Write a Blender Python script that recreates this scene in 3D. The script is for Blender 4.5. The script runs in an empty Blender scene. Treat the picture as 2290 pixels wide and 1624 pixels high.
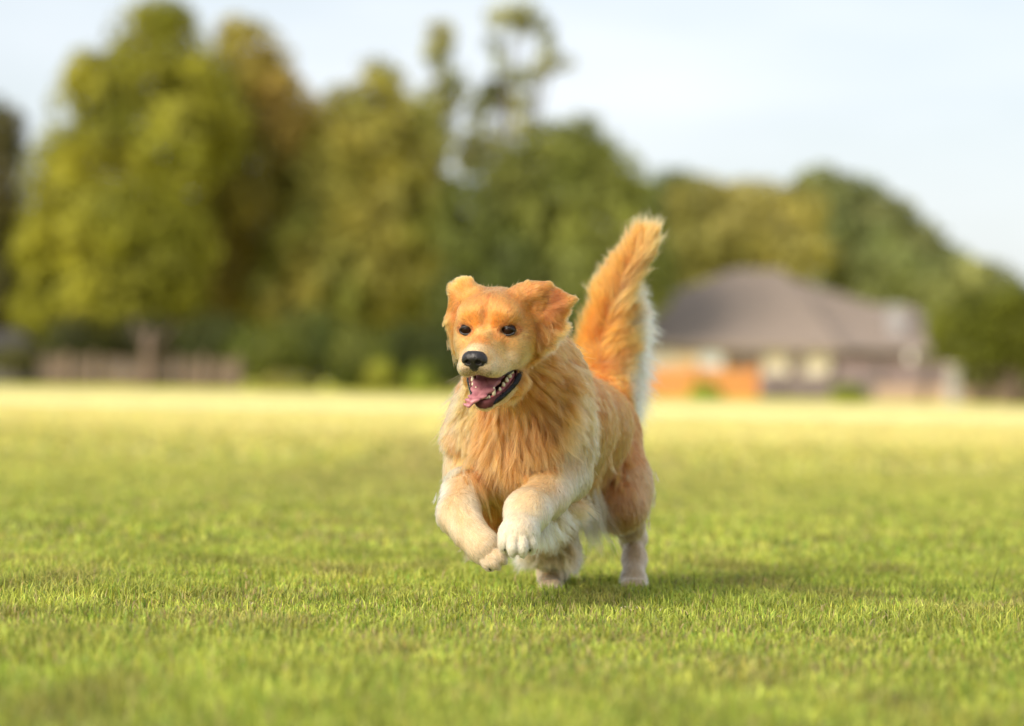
import bpy, math, random
import numpy as np
from mathutils import Matrix, Vector, kdtree
R = math.radians
rng = np.random.default_rng(7)
random.seed(7)

# ------------------------------------------------------------------ camera, sky, sun
S = bpy.context.scene
C = S.collection
FPX, CX, CY = 7000.0, 1144.5, 812.0          # focal length and centre in the photo's own measuring pixels (2289 wide)
CAM_H = 0.44
PITCH, ROLL = R(0.36), R(1.13)
cam_d = bpy.data.cameras.new("camera"); cam = bpy.data.objects.new("camera", cam_d); C.objects.link(cam)
cam_d.sensor_width = 36.0; cam_d.lens = FPX / 2289.0 * 36.0
cam_d.clip_start = 0.1; cam_d.clip_end = 5000
CR = Matrix.Rotation(math.pi / 2 + PITCH, 3, 'X') @ Matrix.Rotation(ROLL, 3, 'Z')
cam.matrix_world = Matrix.Translation((0, 0, CAM_H)) @ CR.to_4x4()
cam_d.dof.use_dof = True; cam_d.dof.focus_distance = 6.0; cam_d.dof.aperture_fstop = 2.2
S.camera = cam

SUN_DIR = Vector((-0.62, -0.66, 0.50)).normalized()      # towards the sun
el = math.asin(SUN_DIR.z); az = math.atan2(SUN_DIR.x, SUN_DIR.y)
W = bpy.data.worlds.new("World"); S.world = W; W.use_nodes = True
nt = W.node_tree; nt.nodes.clear()
sky = nt.nodes.new('ShaderNodeTexSky'); sky.sky_type = 'NISHITA'; sky.sun_disc = False
sky.sun_elevation = el; sky.sun_rotation = az; sky.air_density = 1.0; sky.dust_density = 1.5; sky.ozone_density = 1.2
tc = nt.nodes.new('ShaderNodeTexCoord'); mp = nt.nodes.new('ShaderNodeMapping'); mp.inputs['Scale'].default_value = (2.2, 2.2, 9.0)
nz = nt.nodes.new('ShaderNodeTexNoise'); nz.inputs['Scale'].default_value = 1.6; nz.inputs['Detail'].default_value = 4
rp = nt.nodes.new('ShaderNodeMapRange'); rp.inputs["From Min"].default_value = 0.28; rp.inputs["From Max"].default_value = 0.74
rp.inputs['To Min'].default_value = 0.30; rp.inputs['To Max'].default_value = 0.85
mx = nt.nodes.new('ShaderNodeMixRGB'); mx.inputs[2].default_value = (8.8, 9.1, 9.6, 1)
bg = nt.nodes.new('ShaderNodeBackground'); bg.inputs['Strength'].default_value = 0.08
wo = nt.nodes.new('ShaderNodeOutputWorld')
L = nt.links.new
L(tc.outputs['Generated'], mp.inputs[0]); L(mp.outputs[0], nz.inputs[0]); L(nz.outputs[0], rp.inputs[0]); L(rp.outputs[0], mx.inputs[0])
L(sky.outputs[0], mx.inputs[1]); L(mx.outputs[0], bg.inputs[0]); L(bg.outputs[0], wo.inputs[0])
sun_d = bpy.data.lights.new("sun", 'SUN'); sun_d.energy = 3.2; sun_d.angle = R(34); sun_d.color = (1.0, 0.90, 0.75)
sun = bpy.data.objects.new("sun", sun_d); C.objects.link(sun)
sun.rotation_euler = SUN_DIR.to_track_quat('Z', 'Y').to_euler()
S.view_settings.view_transform = 'Standard'; S.view_settings.look = 'None'
S.view_settings.exposure = 0.66; S.view_settings.gamma = 1.0
S.render.engine = 'CYCLES'
S.cycles.use_denoising = True
S.cycles.max_bounces = 10; S.cycles.transparent_max_bounces = 8
S.cycles.use_adaptive_sampling = True

# ------------------------------------------------------------------ helpers
CRn = np.array(CR)
def P(px, py, Y):
    """point of the photo's measuring pixel (px, py) on the plane y = Y"""
    d = CRn @ np.array([(px - CX) / FPX, (CY - py) / FPX, -1.0])
    return np.array([0, 0, CAM_H]) + d * (Y / d[1])
def Dv(dx, dy, dY):
    v = CRn @ np.array([dx, -dy, 0.0]) + np.array([0, dY, 0.0])
    return v / np.linalg.norm(v)
def tag(o, label=None, cat=None, group=None, kind=None):
    if label: o['label'] = label
    if cat: o['category'] = cat
    if group: o['group'] = group
    if kind: o['kind'] = kind
    return o
def link(o, parent=None):
    C.objects.link(o)
    if parent is not None:
        o.parent = parent
        o.matrix_parent_inverse = Matrix.Translation(-Vector(parent.location))
    return o
def mesh_np(name, V, F, mat=None, parent=None, smooth=False, colors=None, mats=None, fmat=None):
    """F: (n,3)/(n,4) array or a list of such arrays"""
    me = bpy.data.meshes.new(name)
    Fs = F if isinstance(F, list) else [F]
    Fs = [np.asarray(f, np.int32) for f in Fs if len(f)]
    V = np.asarray(V, np.float32)
    loops = np.concatenate([f.ravel() for f in Fs])
    sizes = np.concatenate([np.full(len(f), f.shape[1], np.int32) for f in Fs])
    starts = np.concatenate([[0], np.cumsum(sizes)[:-1]]).astype(np.int32)
    me.vertices.add(len(V)); me.vertices.foreach_set('co', V.ravel())
    me.loops.add(len(loops)); me.loops.foreach_set('vertex_index', loops)
    me.polygons.add(len(sizes)); me.polygons.foreach_set('loop_start', starts)
    if smooth: me.polygons.foreach_set('use_smooth', np.ones(len(sizes), bool))
    for m in (mats or ([mat] if mat else [])): me.materials.append(m)
    if fmat is not None: me.polygons.foreach_set('material_index', np.asarray(fmat, np.int32))
    me.update(calc_edges=True)
    if colors is not None:
        a = me.color_attributes.new('col', 'FLOAT_COLOR', 'POINT')
        c = np.ones((len(V), 4), np.float32); c[:, :3] = colors
        a.data.foreach_set('color', c.ravel())
    o = bpy.data.objects.new(name, me)
    return link(o, parent)
class MB:
    """collects simple solids into one mesh"""
    def __init__(s): s.V = []; s.F = []
    def add(s, V, F):
        n = len(s.V); s.V += [tuple(v) for v in V]; s.F += [tuple(i + n for i in f) for f in F]
    def box(s, x0, x1, y0, y1, z0, z1):
        s.add([(x0,y0,z0),(x1,y0,z0),(x1,y1,z0),(x0,y1,z0),(x0,y0,z1),(x1,y0,z1),(x1,y1,z1),(x0,y1,z1)],
              [(0,3,2,1),(4,5,6,7),(0,1,5,4),(1,2,6,5),(2,3,7,6),(3,0,4,7)])
    def tube(s, pts, rad, n=8, cap=True):
        pts = [Vector(p) for p in pts]; V = []; F = []
        rad = rad if hasattr(rad, '__len__') else [rad] * len(pts)
        for i, p in enumerate(pts):
            t = (pts[min(i+1, len(pts)-1)] - pts[max(i-1, 0)]).normalized()
            u = t.cross(Vector((0.13, 0.21, 1) if abs(t.z) < .9 else (1, .1, 0))).normalized(); w = t.cross(u)
            for k in range(n):
                a = 2*math.pi*k/n; V.append(p + (u*math.cos(a) + w*math.sin(a)) * rad[i])
        for i in range(len(pts)-1):
            for k in range(n):
                F.append((i*n+k, i*n+(k+1)%n, (i+1)*n+(k+1)%n, (i+1)*n+k))
        if cap: F.append(tuple(range(n-1, -1, -1))); F.append(tuple((len(pts)-1)*n + k for k in range(n)))
        s.add(V, F)
    def build(s, name, mat, parent=None, smooth=False):
        me = bpy.data.meshes.new(name); me.from_pydata(s.V, [], s.F); me.materials.append(mat)
        if smooth: me.polygons.foreach_set('use_smooth', np.ones(len(me.polygons), bool))
        me.update()
        return link(bpy.data.objects.new(name, me), parent)
def empty(name, loc):
    o = bpy.data.objects.new(name, None); o.location = loc; o.empty_display_size = .2; C.objects.link(o); return o

def mat_basic(name, col, rough=0.8, noise=0.0, nscale=5.0, col2=None, metallic=0.0, bump=0.0):
    m = bpy.data.materials.new(name); m.use_nodes = True; n = m.node_tree.nodes; l = m.node_tree.links.new
    b = n['Principled BSDF']; b.inputs['Roughness'].default_value = rough; b.inputs['Metallic'].default_value = metallic
    b.inputs['Base Color'].default_value = (*col, 1)
    if noise or col2:
        t = n.new('ShaderNodeTexCoord'); z = n.new('ShaderNodeTexNoise'); z.inputs['Scale'].default_value = nscale; z.inputs['Detail'].default_value = 5
        r = n.new('ShaderNodeMixRGB'); c2 = col2 or tuple(c*(1-noise) for c in col)
        r.inputs[1].default_value = (*col, 1); r.inputs[2].default_value = (*c2, 1)
        q = n.new('ShaderNodeMapRange'); q.inputs['From Min'].default_value = .35; q.inputs['From Max'].default_value = .65
        l(t.outputs['Object'], z.inputs[0]); l(z.outputs[0], q.inputs[0]); l(q.outputs[0], r.inputs[0]); l(r.outputs[0], b.inputs['Base Color'])
        if bump:
            bp = n.new('ShaderNodeBump'); bp.inputs['Strength'].default_value = bump; bp.inputs['Distance'].default_value = .01
            l(z.outputs[0], bp.inputs['Height']); l(bp.outputs[0], b.inputs['Normal'])
    return m
def mat_leafy(name, attr='col', trans=0.35, rough=0.6):
    m = bpy.data.materials.new(name); m.use_nodes = True; n = m.node_tree.nodes; l = m.node_tree.links.new
    b = n['Principled BSDF']; b.inputs['Roughness'].default_value = rough
    b.inputs['Specular IOR Level'].default_value = 0.25
    a = n.new('ShaderNodeAttribute'); a.attribute_name = attr
    t = n.new('ShaderNodeBsdfTranslucent'); mxs = n.new('ShaderNodeMixShader'); mxs.inputs[0].default_value = trans
    g = n.new('ShaderNodeMixRGB'); g.blend_type = 'MULTIPLY'; g.inputs[0].default_value = 1; g.inputs[2].default_value = (1.15, 1.1, .55, 1)
    l(a.outputs['Color'], b.inputs['Base Color']); l(a.outputs['Color'], g.inputs[1]); l(g.outputs[0], t.inputs[0])
    l(b.outputs[0], mxs.inputs[1]); l(t.outputs[0], mxs.inputs[2]); l(mxs.outputs[0], n['Material Output'].inputs[0])
    return m
def vnoise(p, seed=0):
    """cheap smooth value noise for arrays of points (n,2) or (n,3), 0..1"""
    p = np.asarray(p, np.float64); d = p.shape[1]; i = np.floor(p).astype(np.int64); f = p - i; f = f*f*(3-2*f)
    out = np.zeros(len(p)); 
    for c in range(2**d):
        off = np.array([(c >> k) & 1 for k in range(d)]); q = i + off
        h = q[:, 0]*374761393 + q[:, 1]*668265263 + (q[:, 2]*2147483647 if d > 2 else 0) + seed*1274126177
        h = (h ^ (h >> 13)) * 1274126177; h = (h ^ (h >> 16)) & 0xFFFFFF
        w = np.prod(np.where(off, f, 1-f), axis=1); out += w * (h / float(0xFFFFFF))
    return out

# ------------------------------------------------------------------ ground and grass
def field_colour(x, y):
    """colour of the turf (albedo) by place: lush near the camera, a paler straw belt farther out"""
    q = np.stack([x, y], 1)
    big = vnoise(q*[.9, .45], 3); mid = vnoise(q*[3.1, 2.1], 5); fine = vnoise(q*[11, 8], 9)
    lush = np.array([.37, .46, .075]); lime = np.array([.54, .57, .13]); olive = np.array([.60, .56, .18]); yellowish = np.array([.86, .74, .33]); far = np.array([.52, .50, .08])
    c = lush + (lime - lush) * np.clip(.15 + .9*mid*.6 + .5*big*.6, 0, 1)[:, None]
    t = np.clip((y - 8) / 12, 0, 1)[:, None]; c = c*(1-t) + olive*t
    t = np.clip((y + 2.5*(vnoise(q*[.12, .1], 4)-.5)*4 - 23) / 9, 0, 1)[:, None]; c = c*(1-t) + yellowish*t
    t = np.clip((y + 16*(vnoise(q*[.06, .03], 6)-.5) - 62) / 22, 0, 1)[:, None]; c = c*(1-t) + far*t
    brown = np.clip((vnoise(q*[.42, .16], 11) - .66) * 5, 0, 1) * np.clip((y-9)/5, 0, 1) * np.clip((30-y)/8, 0, 1)
    c = c*(1-.38*brown[:, None]) + np.array([.34, .26, .15]) * .38*brown[:, None]
    spot = np.clip((vnoise(q*[5.5, 3.2], 17)-.62)*4, 0, 1)*np.clip((12-y)/4, 0, 1); c = c*(1-.4*spot[:, None])+np.array([.36,.26,.13])*.4*spot[:, None]
    dk = np.clip((vnoise(q*[4.2, 3.0], 19)-.5)*2.5, 0, 1)*np.clip((14-y)/5, 0, 1); c = c*(1-.08*dk[:, None])
    return c * (.74 + .52*fine)[:, None]
gs = np.unique(np.concatenate([np.arange(-6, 30, .12), 30*1.035**np.arange(0, 130)]))
gx = np.unique(np.concatenate([np.linspace(-8, 8, 110), 8*1.07**np.arange(0, 80), -8*1.07**np.arange(0, 80)]))
gx = gx[np.abs(gx) < 1900]; gs = gs[gs < 2600]
XX, YY = np.meshgrid(gx, gs); nX, nY = len(gx), len(gs)
gv = np.stack([XX.ravel(), YY.ravel(), np.zeros(XX.size)], 1)
idx = np.arange(XX.size).reshape(nY, nX)
gf = np.stack([idx[:-1, :-1], idx[:-1, 1:], idx[1:, 1:], idx[1:, :-1]], -1).reshape(-1, 4)
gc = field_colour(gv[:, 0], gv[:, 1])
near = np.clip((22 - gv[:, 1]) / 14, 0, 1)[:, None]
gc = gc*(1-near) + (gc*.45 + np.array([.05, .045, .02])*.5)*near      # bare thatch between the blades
gm = bpy.data.materials.new("turf_ground"); gm.use_nodes = True
n_ = gm.node_tree.nodes; l_ = gm.node_tree.links.new; b_ = n_['Principled BSDF']; b_.inputs['Roughness'].default_value = 1; b_.inputs['Specular IOR Level'].default_value = 0.05
a_ = n_.new('ShaderNodeAttribute'); a_.attribute_name = 'col'; t_ = n_.new('ShaderNodeTexCoord')
z_ = n_.new('ShaderNodeTexNoise'); z_.inputs['Scale'].default_value = 2.5; z_.inputs['Detail'].default_value = 8
m_ = n_.new('ShaderNodeMapRange'); m_.inputs['To Min'].default_value = .65; m_.inputs['To Max'].default_value = 1.35
x_ = n_.new('ShaderNodeMixRGB'); x_.blend_type = 'MULTIPLY'; x_.inputs[0].default_value = 1
l_(t_.outputs['Object'], z_.inputs[0]); l_(z_.outputs[0], m_.inputs[0]); l_(a_.outputs['Color'], x_.inputs[1]); l_(m_.outputs[0], x_.inputs[2]); l_(x_.outputs[0], b_.inputs['Base Color'])
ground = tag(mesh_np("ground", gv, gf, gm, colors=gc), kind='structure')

def blades(y0, y1, dens, hmin, hmax, w, spread, margin):
    n = int(dens * (spread*(y1*y1-y0*y0)/2*2 + 2*margin*(y1-y0)))
    y = np.sqrt(rng.uniform(y0*y0, y1*y1, n)); x = rng.uniform(-1, 1, n) * (spread*y + margin)
    keep = rng.uniform(0, 1, n) < .35 + .65*np.clip(vnoise(np.stack([x, y], 1)*9, 21)*1.6 - .1, 0, 1); x, y = x[keep], y[keep]; n = len(x)
    patch = vnoise(np.stack([x, y], 1)*[2.2, 2.2], 31)
    h = (hmin + (hmax-hmin)*rng.beta(2, 3, n)) * (.65 + .7*patch)
    a = rng.uniform(0, 2*math.pi, n); lean = h * np.abs(rng.normal(0, .8, n)); la = rng.uniform(0, 2*math.pi, n)
    ww = w * rng.uniform(.6, 1.25, n)
    ax, ay = np.cos(a)*ww/2, np.sin(a)*ww/2; lx, ly = np.cos(la)*lean, np.sin(la)*lean
    V = np.zeros((n, 5, 3), np.float32)
    V[:, 0] = np.stack([x-ax, y-ay, np.full(n, -.004)], 1); V[:, 1] = np.stack([x+ax, y+ay, np.full(n, -.004)], 1)
    V[:, 2] = np.stack([x-ax*.85+lx*.32, y-ay*.85+ly*.32, h*.55], 1); V[:, 3] = np.stack([x+ax*.85+lx*.32, y+ay*.85+ly*.32, h*.55], 1)
    V[:, 4] = np.stack([x+lx, y+ly, h*(1-.25*np.minimum(lean/h, 1.2))], 1)
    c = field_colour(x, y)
    v = rng.uniform(.5, 1.35, (n, 1)); c = c*v
    dry = rng.uniform(0, 1, n) < (.07 + .10*(patch < .35)); c[dry] = np.array([.50, .40, .20])*rng.uniform(.5, 1.15, (dry.sum(), 1))
    dark = rng.uniform(0, 1, n) < .16; c[dark] *= np.array([.55, .75, .6])
    yel = rng.uniform(0, 1, n) < .10; c[yel] = c[yel]*np.array([1.35, 1.2, 1.1])
    return V, np.clip(c, 0, .85)
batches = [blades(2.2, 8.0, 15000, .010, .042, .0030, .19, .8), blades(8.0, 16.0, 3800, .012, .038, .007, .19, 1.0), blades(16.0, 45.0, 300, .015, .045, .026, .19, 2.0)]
# longer grass around the dog's feet and along that stretch of lawn
Vx, cx_ = blades(6.12, 6.62, 6000, .020, .046, .0030, .19, .5)
batches.append((Vx, cx_*np.array([.96,1.0,.96])))
# a few tall stalks standing out of the lawn beside and in front of the dog
sx = []
for (px, py, top, lean, w) in [(1757,1335,1278,36,.0032),(1552,1335,1272,-2,.0028),(1700,1335,1270,10,.0022),(1620,1332,1290,-22,.0022),(2215,1340,1262,16,.003),(2120,1335,1290,-8,.0024),(60,1325,1265,-12,.0024),(1020,1332,1300,-6,.0022),(1985,1335,1282,8,.0024),(1448,1345,1300,12,.002),(640,1330,1290,14,.0022),(300,1325,1285,-9,.0024),(1240,1360,1322,9,.0022)]:
    b = P(px, py, 1.0) ; Yb = CAM_H/((py-(856+(px-CX)*math.tan(ROLL)))/FPX)
    g = P(px, py, Yb); g[2] = 0; hh = (py-top)/FPX*Yb; lx = lean/FPX*Yb
    v = np.zeros((5, 3)); v[0] = g+[-w/2,0,-.003]; v[1] = g+[w/2,0,-.003]; v[2] = g+[-w*.4+lx*.4,.0,hh*.55]; v[3] = g+[w*.4+lx*.4,0.001,hh*.55]; v[4] = g+[lx,0,hh]
    sx.append(v)
batches.append((np.array(sx, np.float32), np.tile(np.array([.12,.13,.03]), (len(sx), 1))))
V = np.concatenate([b[0] for b in batches]); c = np.concatenate([b[1] for b in batches]); nb = len(V)
base = np.arange(nb)[:, None]*5
Fq = base + np.array([0, 1, 3, 2]); Ft = base + np.array([2, 3, 4])
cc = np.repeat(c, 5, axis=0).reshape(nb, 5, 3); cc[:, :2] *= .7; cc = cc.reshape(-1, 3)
M_grass = mat_leafy("grass_blade", trans=.42, rough=.5)
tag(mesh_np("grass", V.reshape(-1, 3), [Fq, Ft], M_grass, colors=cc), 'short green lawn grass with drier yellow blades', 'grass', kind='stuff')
# small pale clover heads in the lawn just in front of the dog
cv, cf = [], []
for (px, py) in [(1388,1364),(1400,1361),(1412,1368),(1425,1362),(1476,1366),(1484,1364),(1380,1369),(1735,1352),(1743,1383),(1748,1381),(880,1290),(560,1352),(1900,1372),(2050,1365),(1166,1372)]:
    Yb = CAM_H/((py+6-(856+(px-CX)*math.tan(ROLL)))/FPX); g = P(px, py, Yb)
    for k in range(14):
        d = rng.normal(size=3); d /= np.linalg.norm(d); d[2] = abs(d[2]); u = np.cross(d, rng.normal(size=3)); u /= np.linalg.norm(u)
        p0 = g; p1 = g + d*.006 + u*.0012; p2 = g + d*.006 - u*.0012; i = len(cv); cv += [p0, p1, p2]; cf.append((i, i+1, i+2))
M_clover = mat_basic("clover_petal", (.78, .66, .48), .7)
tag(mesh_np("clover_flowers", np.array(cv), np.array(cf), M_clover), 'tiny cream clover flowers scattered low in the lawn', 'clover', kind='stuff')

# ------------------------------------------------------------------ background
def hz(px): return 856 + (px-CX)*math.tan(ROLL)
def X(px, Y): return float(P(px, hz(px), Y)[0])
def Z(px, py, Y): return float(P(px, py, Y)[2])
M_bark = mat_basic("bark", (.17, .12, .09), .95, col2=(.09, .065, .05), nscale=3, bump=.6)
M_leaf = mat_leafy("tree_leaf", trans=.40, rough=.55)
def tree(name, label, Y, trunk_px, lobes, col, n, size, cat='tree', group=None, gap=.42, trunk_r=.25, trunk_top=None, col2=None, depth=.8, seed=1, forks=4):
    """lobes: (px, py, rx px, rz px, [colour]) measured on the photo at depth Y"""
    k = Y / FPX; r = np.random.default_rng(seed)
    tx = X(trunk_px, Y); root = empty(name, (tx, Y, 0)); tag(root, label, cat, group)
    lob = [(np.array([X(l[0], Y), Y + r.uniform(-1, 1)*depth*.35*l[2]*k, Z(l[0], l[1], Y)]), l[2]*k, l[3]*k, (l[4] if len(l) > 4 else None)) for l in lobes]
    vol = np.array([a*b for _, a, b, _ in lob]); cnt = (n*vol/vol.sum()).astype(int)
    PP, CC, NN = [], [], []
    for (c0, rx, rz, lc), m in zip(lob, cnt):
        d = r.normal(size=(m*2, 3)); d /= np.linalg.norm(d, axis=1)[:, None]
        rad = r.uniform(0, 1, (m*2, 1))**.42
        p = c0 + d*rad*[rx, max(rx*depth, .3), rz]
        cl = vnoise(p/(.16*min(rx, rz)+.35) + seed*7, 3); keep = cl > gap*(.35+.75*rad[:, 0]); p = p[keep][:m]; NN.append(d[keep][:m])
        base = np.array(lc if lc else col); alt = np.array(col2 if col2 else base*[.75, .85, .8])
        w = np.clip(vnoise(p/1.7 + seed, 12)*1.6-.3, 0, 1)[:, None]
        PP.append(p); CC.append((base*(1-w)+alt*w)*r.uniform(.6, 1.35, (len(p), 1))*(.62+.76*vnoise(p/.9+seed*3, 77))[:, None])
    p = np.concatenate(PP); c = np.concatenate(CC); m = len(p)
    nn = np.concatenate(NN)*1.3 + r.normal(0, .55, (m, 3)) + np.array([0, 0, .35]); u = np.cross(nn, r.normal(size=(m, 3))); u /= np.linalg.norm(u, axis=1)[:, None]; w = np.cross(u, nn); w /= np.linalg.norm(w, axis=1)[:, None]
    s = size*r.uniform(.55, 1.25, (m, 1))
    V = np.stack([p-u*s*.5, p+w*s*.28, p+u*s*.5, p-w*s*.28], 1)
    V[:, :, 2] = np.maximum(V[:, :, 2], .02)
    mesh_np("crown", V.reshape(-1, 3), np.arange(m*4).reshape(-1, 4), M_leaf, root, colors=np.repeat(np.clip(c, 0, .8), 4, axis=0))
    # tapered trunk with limbs into the lobes
    mb = MB(); top = lob[0][0]; tz = Z(trunk_px, trunk_top, Y) if trunk_top else top[2]*.75
    mb.tube([(tx, Y, -.1), (tx+.05*tz*r.uniform(-.5, .5), Y, tz*.35), (tx+(top[0]-tx)*.4, Y, tz*.7), (tx+(top[0]-tx)*.7, Y, tz)], [trunk_r*1.25, trunk_r, trunk_r*.7, trunk_r*.35], 9)
    for (c0, rx, rz, _) in lob[:forks+1]:
        z0 = tz*r.uniform(.3, .6); s0 = Vector((tx, Y, z0)); e = Vector(c0); e.z = max(e.z, z0+.5); mid = s0.lerp(e, .5) + Vector((0, 0, -.05*abs(e.x-tx)))
        mb.tube([s0, mid, e, e+Vector((r.uniform(-.3, .3)*rx, 0, rz*.5))], [trunk_r*.5, trunk_r*.34, trunk_r*.2, trunk_r*.08], 7)
    mb.build("trunk", M_bark, root, smooth=True)
    return root
YG = (.41, .385, .04); OL = (.42, .37, .08); OR = (.54, .38, .10); GY = (.56, .50, .14)
tree('dark_tree', 'dark brownish tree cut by the left edge of the photo', 140, -20, [(-30,420,110,180),(-10,300,70,90),(0,600,90,150),(-60,650,120,120)], (.14,.12,.04), 9000, .42, seed=3, trunk_r=.4)
tree('broadleaf_tree', 'tallest yellow-green tree, its crown reaching the top edge of the photo', 122, 330,
     [(330,120,125,140),(345,40,75,55),(230,250,150,140),(400,300,150,170),(140,400,110,130),(240,480,190,180),(100,560,90,130),(230,660,180,120),(90,690,80,70),(350,560,150,180),(420,200,90,120),(190,170,70,70)], YG, 34000, .36, col2=(.24,.25,.03), gap=.38, seed=4, trunk_r=.45, trunk_top=300)
tree('broadleaf_tree', 'broad tree with a rusty orange upper right side', 128, 470,
     [(540,160,110,120),(520,80,60,60),(600,260,100,130,OR),(590,180,75,80,(.54,.40,.10)),(480,320,130,160,(.30,.30,.045)),(560,430,150,150),(450,520,130,160),(640,330,80,100,OR),(430,660,150,110),(540,620,140,140),(660,420,90,110),(690,290,70,80,(.46,.36,.10)),(715,380,80,110,(.38,.33,.08)),(700,500,100,130,(.36,.33,.08))], (.32,.30,.05), 26000, .36, col2=(.48,.38,.08), gap=.38, seed=5, trunk_r=.4)
tree('broadleaf_tree', 'rounded olive tree in the middle of the row', 126, 800,
     [(835,190,70,75),(820,300,120,120),(760,260,70,80,(.36,.30,.07)),(880,330,110,130),(740,430,140,150),(870,480,150,150),(690,540,120,140),(800,620,170,130),(930,600,110,120),(650,680,120,100)], OL, 24000, .36, col2=(.28,.30,.06), seed=6, trunk_r=.38)
tree('slender_tree', 'thin airy tree top rising above the olive tree', 134, 965,
     [(965,95,45,65),(985,190,55,70),(940,260,60,80),(975,330,70,100),(960,480,70,130)], (.52,.48,.18), 5200, .33, gap=.55, seed=8, trunk_r=.2, trunk_top=120)
tree('slender_tree', 'tallest wispy tree with open gaps and a branch out to the right', 136, 1120,
     [(1130,40,65,45),(1165,35,40,40),(1095,110,30,60),(1205,95,30,50),(1220,145,55,28),(1150,170,60,35),(1090,200,35,60),(1150,230,60,35),(1050,230,40,60),(1160,290,50,40),(1060,330,60,80),(1110,400,60,100)], (.50,.47,.20), 5200, .33, gap=.55, seed=9, trunk_r=.2, trunk_top=100, forks=10)
tree('broadleaf_tree', 'mid green tree right of the wispy tree', 124, 1270,
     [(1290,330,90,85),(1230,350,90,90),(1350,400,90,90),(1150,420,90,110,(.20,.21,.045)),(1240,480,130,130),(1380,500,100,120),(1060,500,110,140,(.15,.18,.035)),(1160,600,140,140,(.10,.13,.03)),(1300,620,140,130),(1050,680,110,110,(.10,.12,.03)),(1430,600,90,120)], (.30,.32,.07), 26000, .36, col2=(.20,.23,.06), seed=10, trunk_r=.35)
tree('broadleaf_tree', 'dark tree between the mid green and the pale yellow tree', 158, 1480,
     [(1500,430,80,55),(1440,450,70,60),(1530,500,80,90),(1470,560,90,110)], (.20,.22,.07), 7000, .4, seed=11, trunk_r=.3)
tree('broadleaf_tree', 'pale yellow-olive tree rising behind the house roof', 150, 1640,
     [(1560,455,85,65),(1680,455,120,60),(1780,470,70,60),(1620,540,140,80),(1750,560,120,90),(1540,560,80,90),(1650,640,180,80)], GY, 16000, .42, col2=(.33,.31,.08), seed=12, trunk_r=.35, gap=.3)
tree('broadleaf_tree', 'tall dark green tree behind the right end of the roof', 165, 1880,
     [(1830,420,75,55),(1900,450,90,65),(1850,500,110,90),(1970,510,90,80),(2040,560,80,75),(1930,600,120,100),(2100,610,90,70),(2190,640,90,60),(2260,680,70,60)], (.31,.32,.12), 17000, .5, seed=13, trunk_r=.45, gap=.25)
tree('broadleaf_tree', 'lighter green tree in front of the tall dark one', 152, 2000,
     [(1900,590,80,55),(1990,600,80,60),(2060,640,90,65),(1930,660,110,60),(2160,630,80,60),(2130,700,90,60)], (.42,.42,.15), 9000, .42, seed=14, trunk_r=.3, gap=.3)
tree('round_tree', 'dense rounded tree with a dark trunk at the right edge of the photo', 104, 2265,
     [(2260,730,100,75),(2180,720,100,70),(2120,750,55,55),(2240,680,80,40),(2330,730,110,90),(2180,790,80,35),(2280,800,60,40)], (.20,.215,.02), 16000, .26, col2=(.12,.135,.015), seed=15, trunk_r=.28, gap=.3)
for i, (px, py, rx, rz, c_, lab) in enumerate([(120,640,150,190,(.36,.33,.08),'olive tree filling in low behind the tallest tree'),(420,600,170,220,(.38,.32,.09),'brownish olive tree low behind the orange crowned one'),(700,590,170,230,(.38,.35,.10),'olive tree standing low behind the rounded one'),
    (960,600,160,230,(.32,.31,.09),'olive tree low behind the thin airy tree'),(1200,650,170,210,(.17,.19,.06),'dark olive tree low behind the mid green one'),(1430,680,150,160,(.22,.23,.07),'olive tree low behind the left end of the house roof'),(2040,790,190,90,(.26,.26,.10),'low dark tree behind the tall mauve fence'),(2320,800,160,90,(.24,.26,.11),'low dark tree behind the round tree at the right edge')]):
    tree('background_tree', lab, 146+i, px, [(px,py,rx,rz),(px-rx*.5,py+rz*.35,rx*.8,rz*.7),(px+rx*.5,py+rz*.35,rx*.8,rz*.7)], c_, 9000, .5, group='trees filling the row from behind', seed=70+i, gap=.15, trunk_r=.3)
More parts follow.
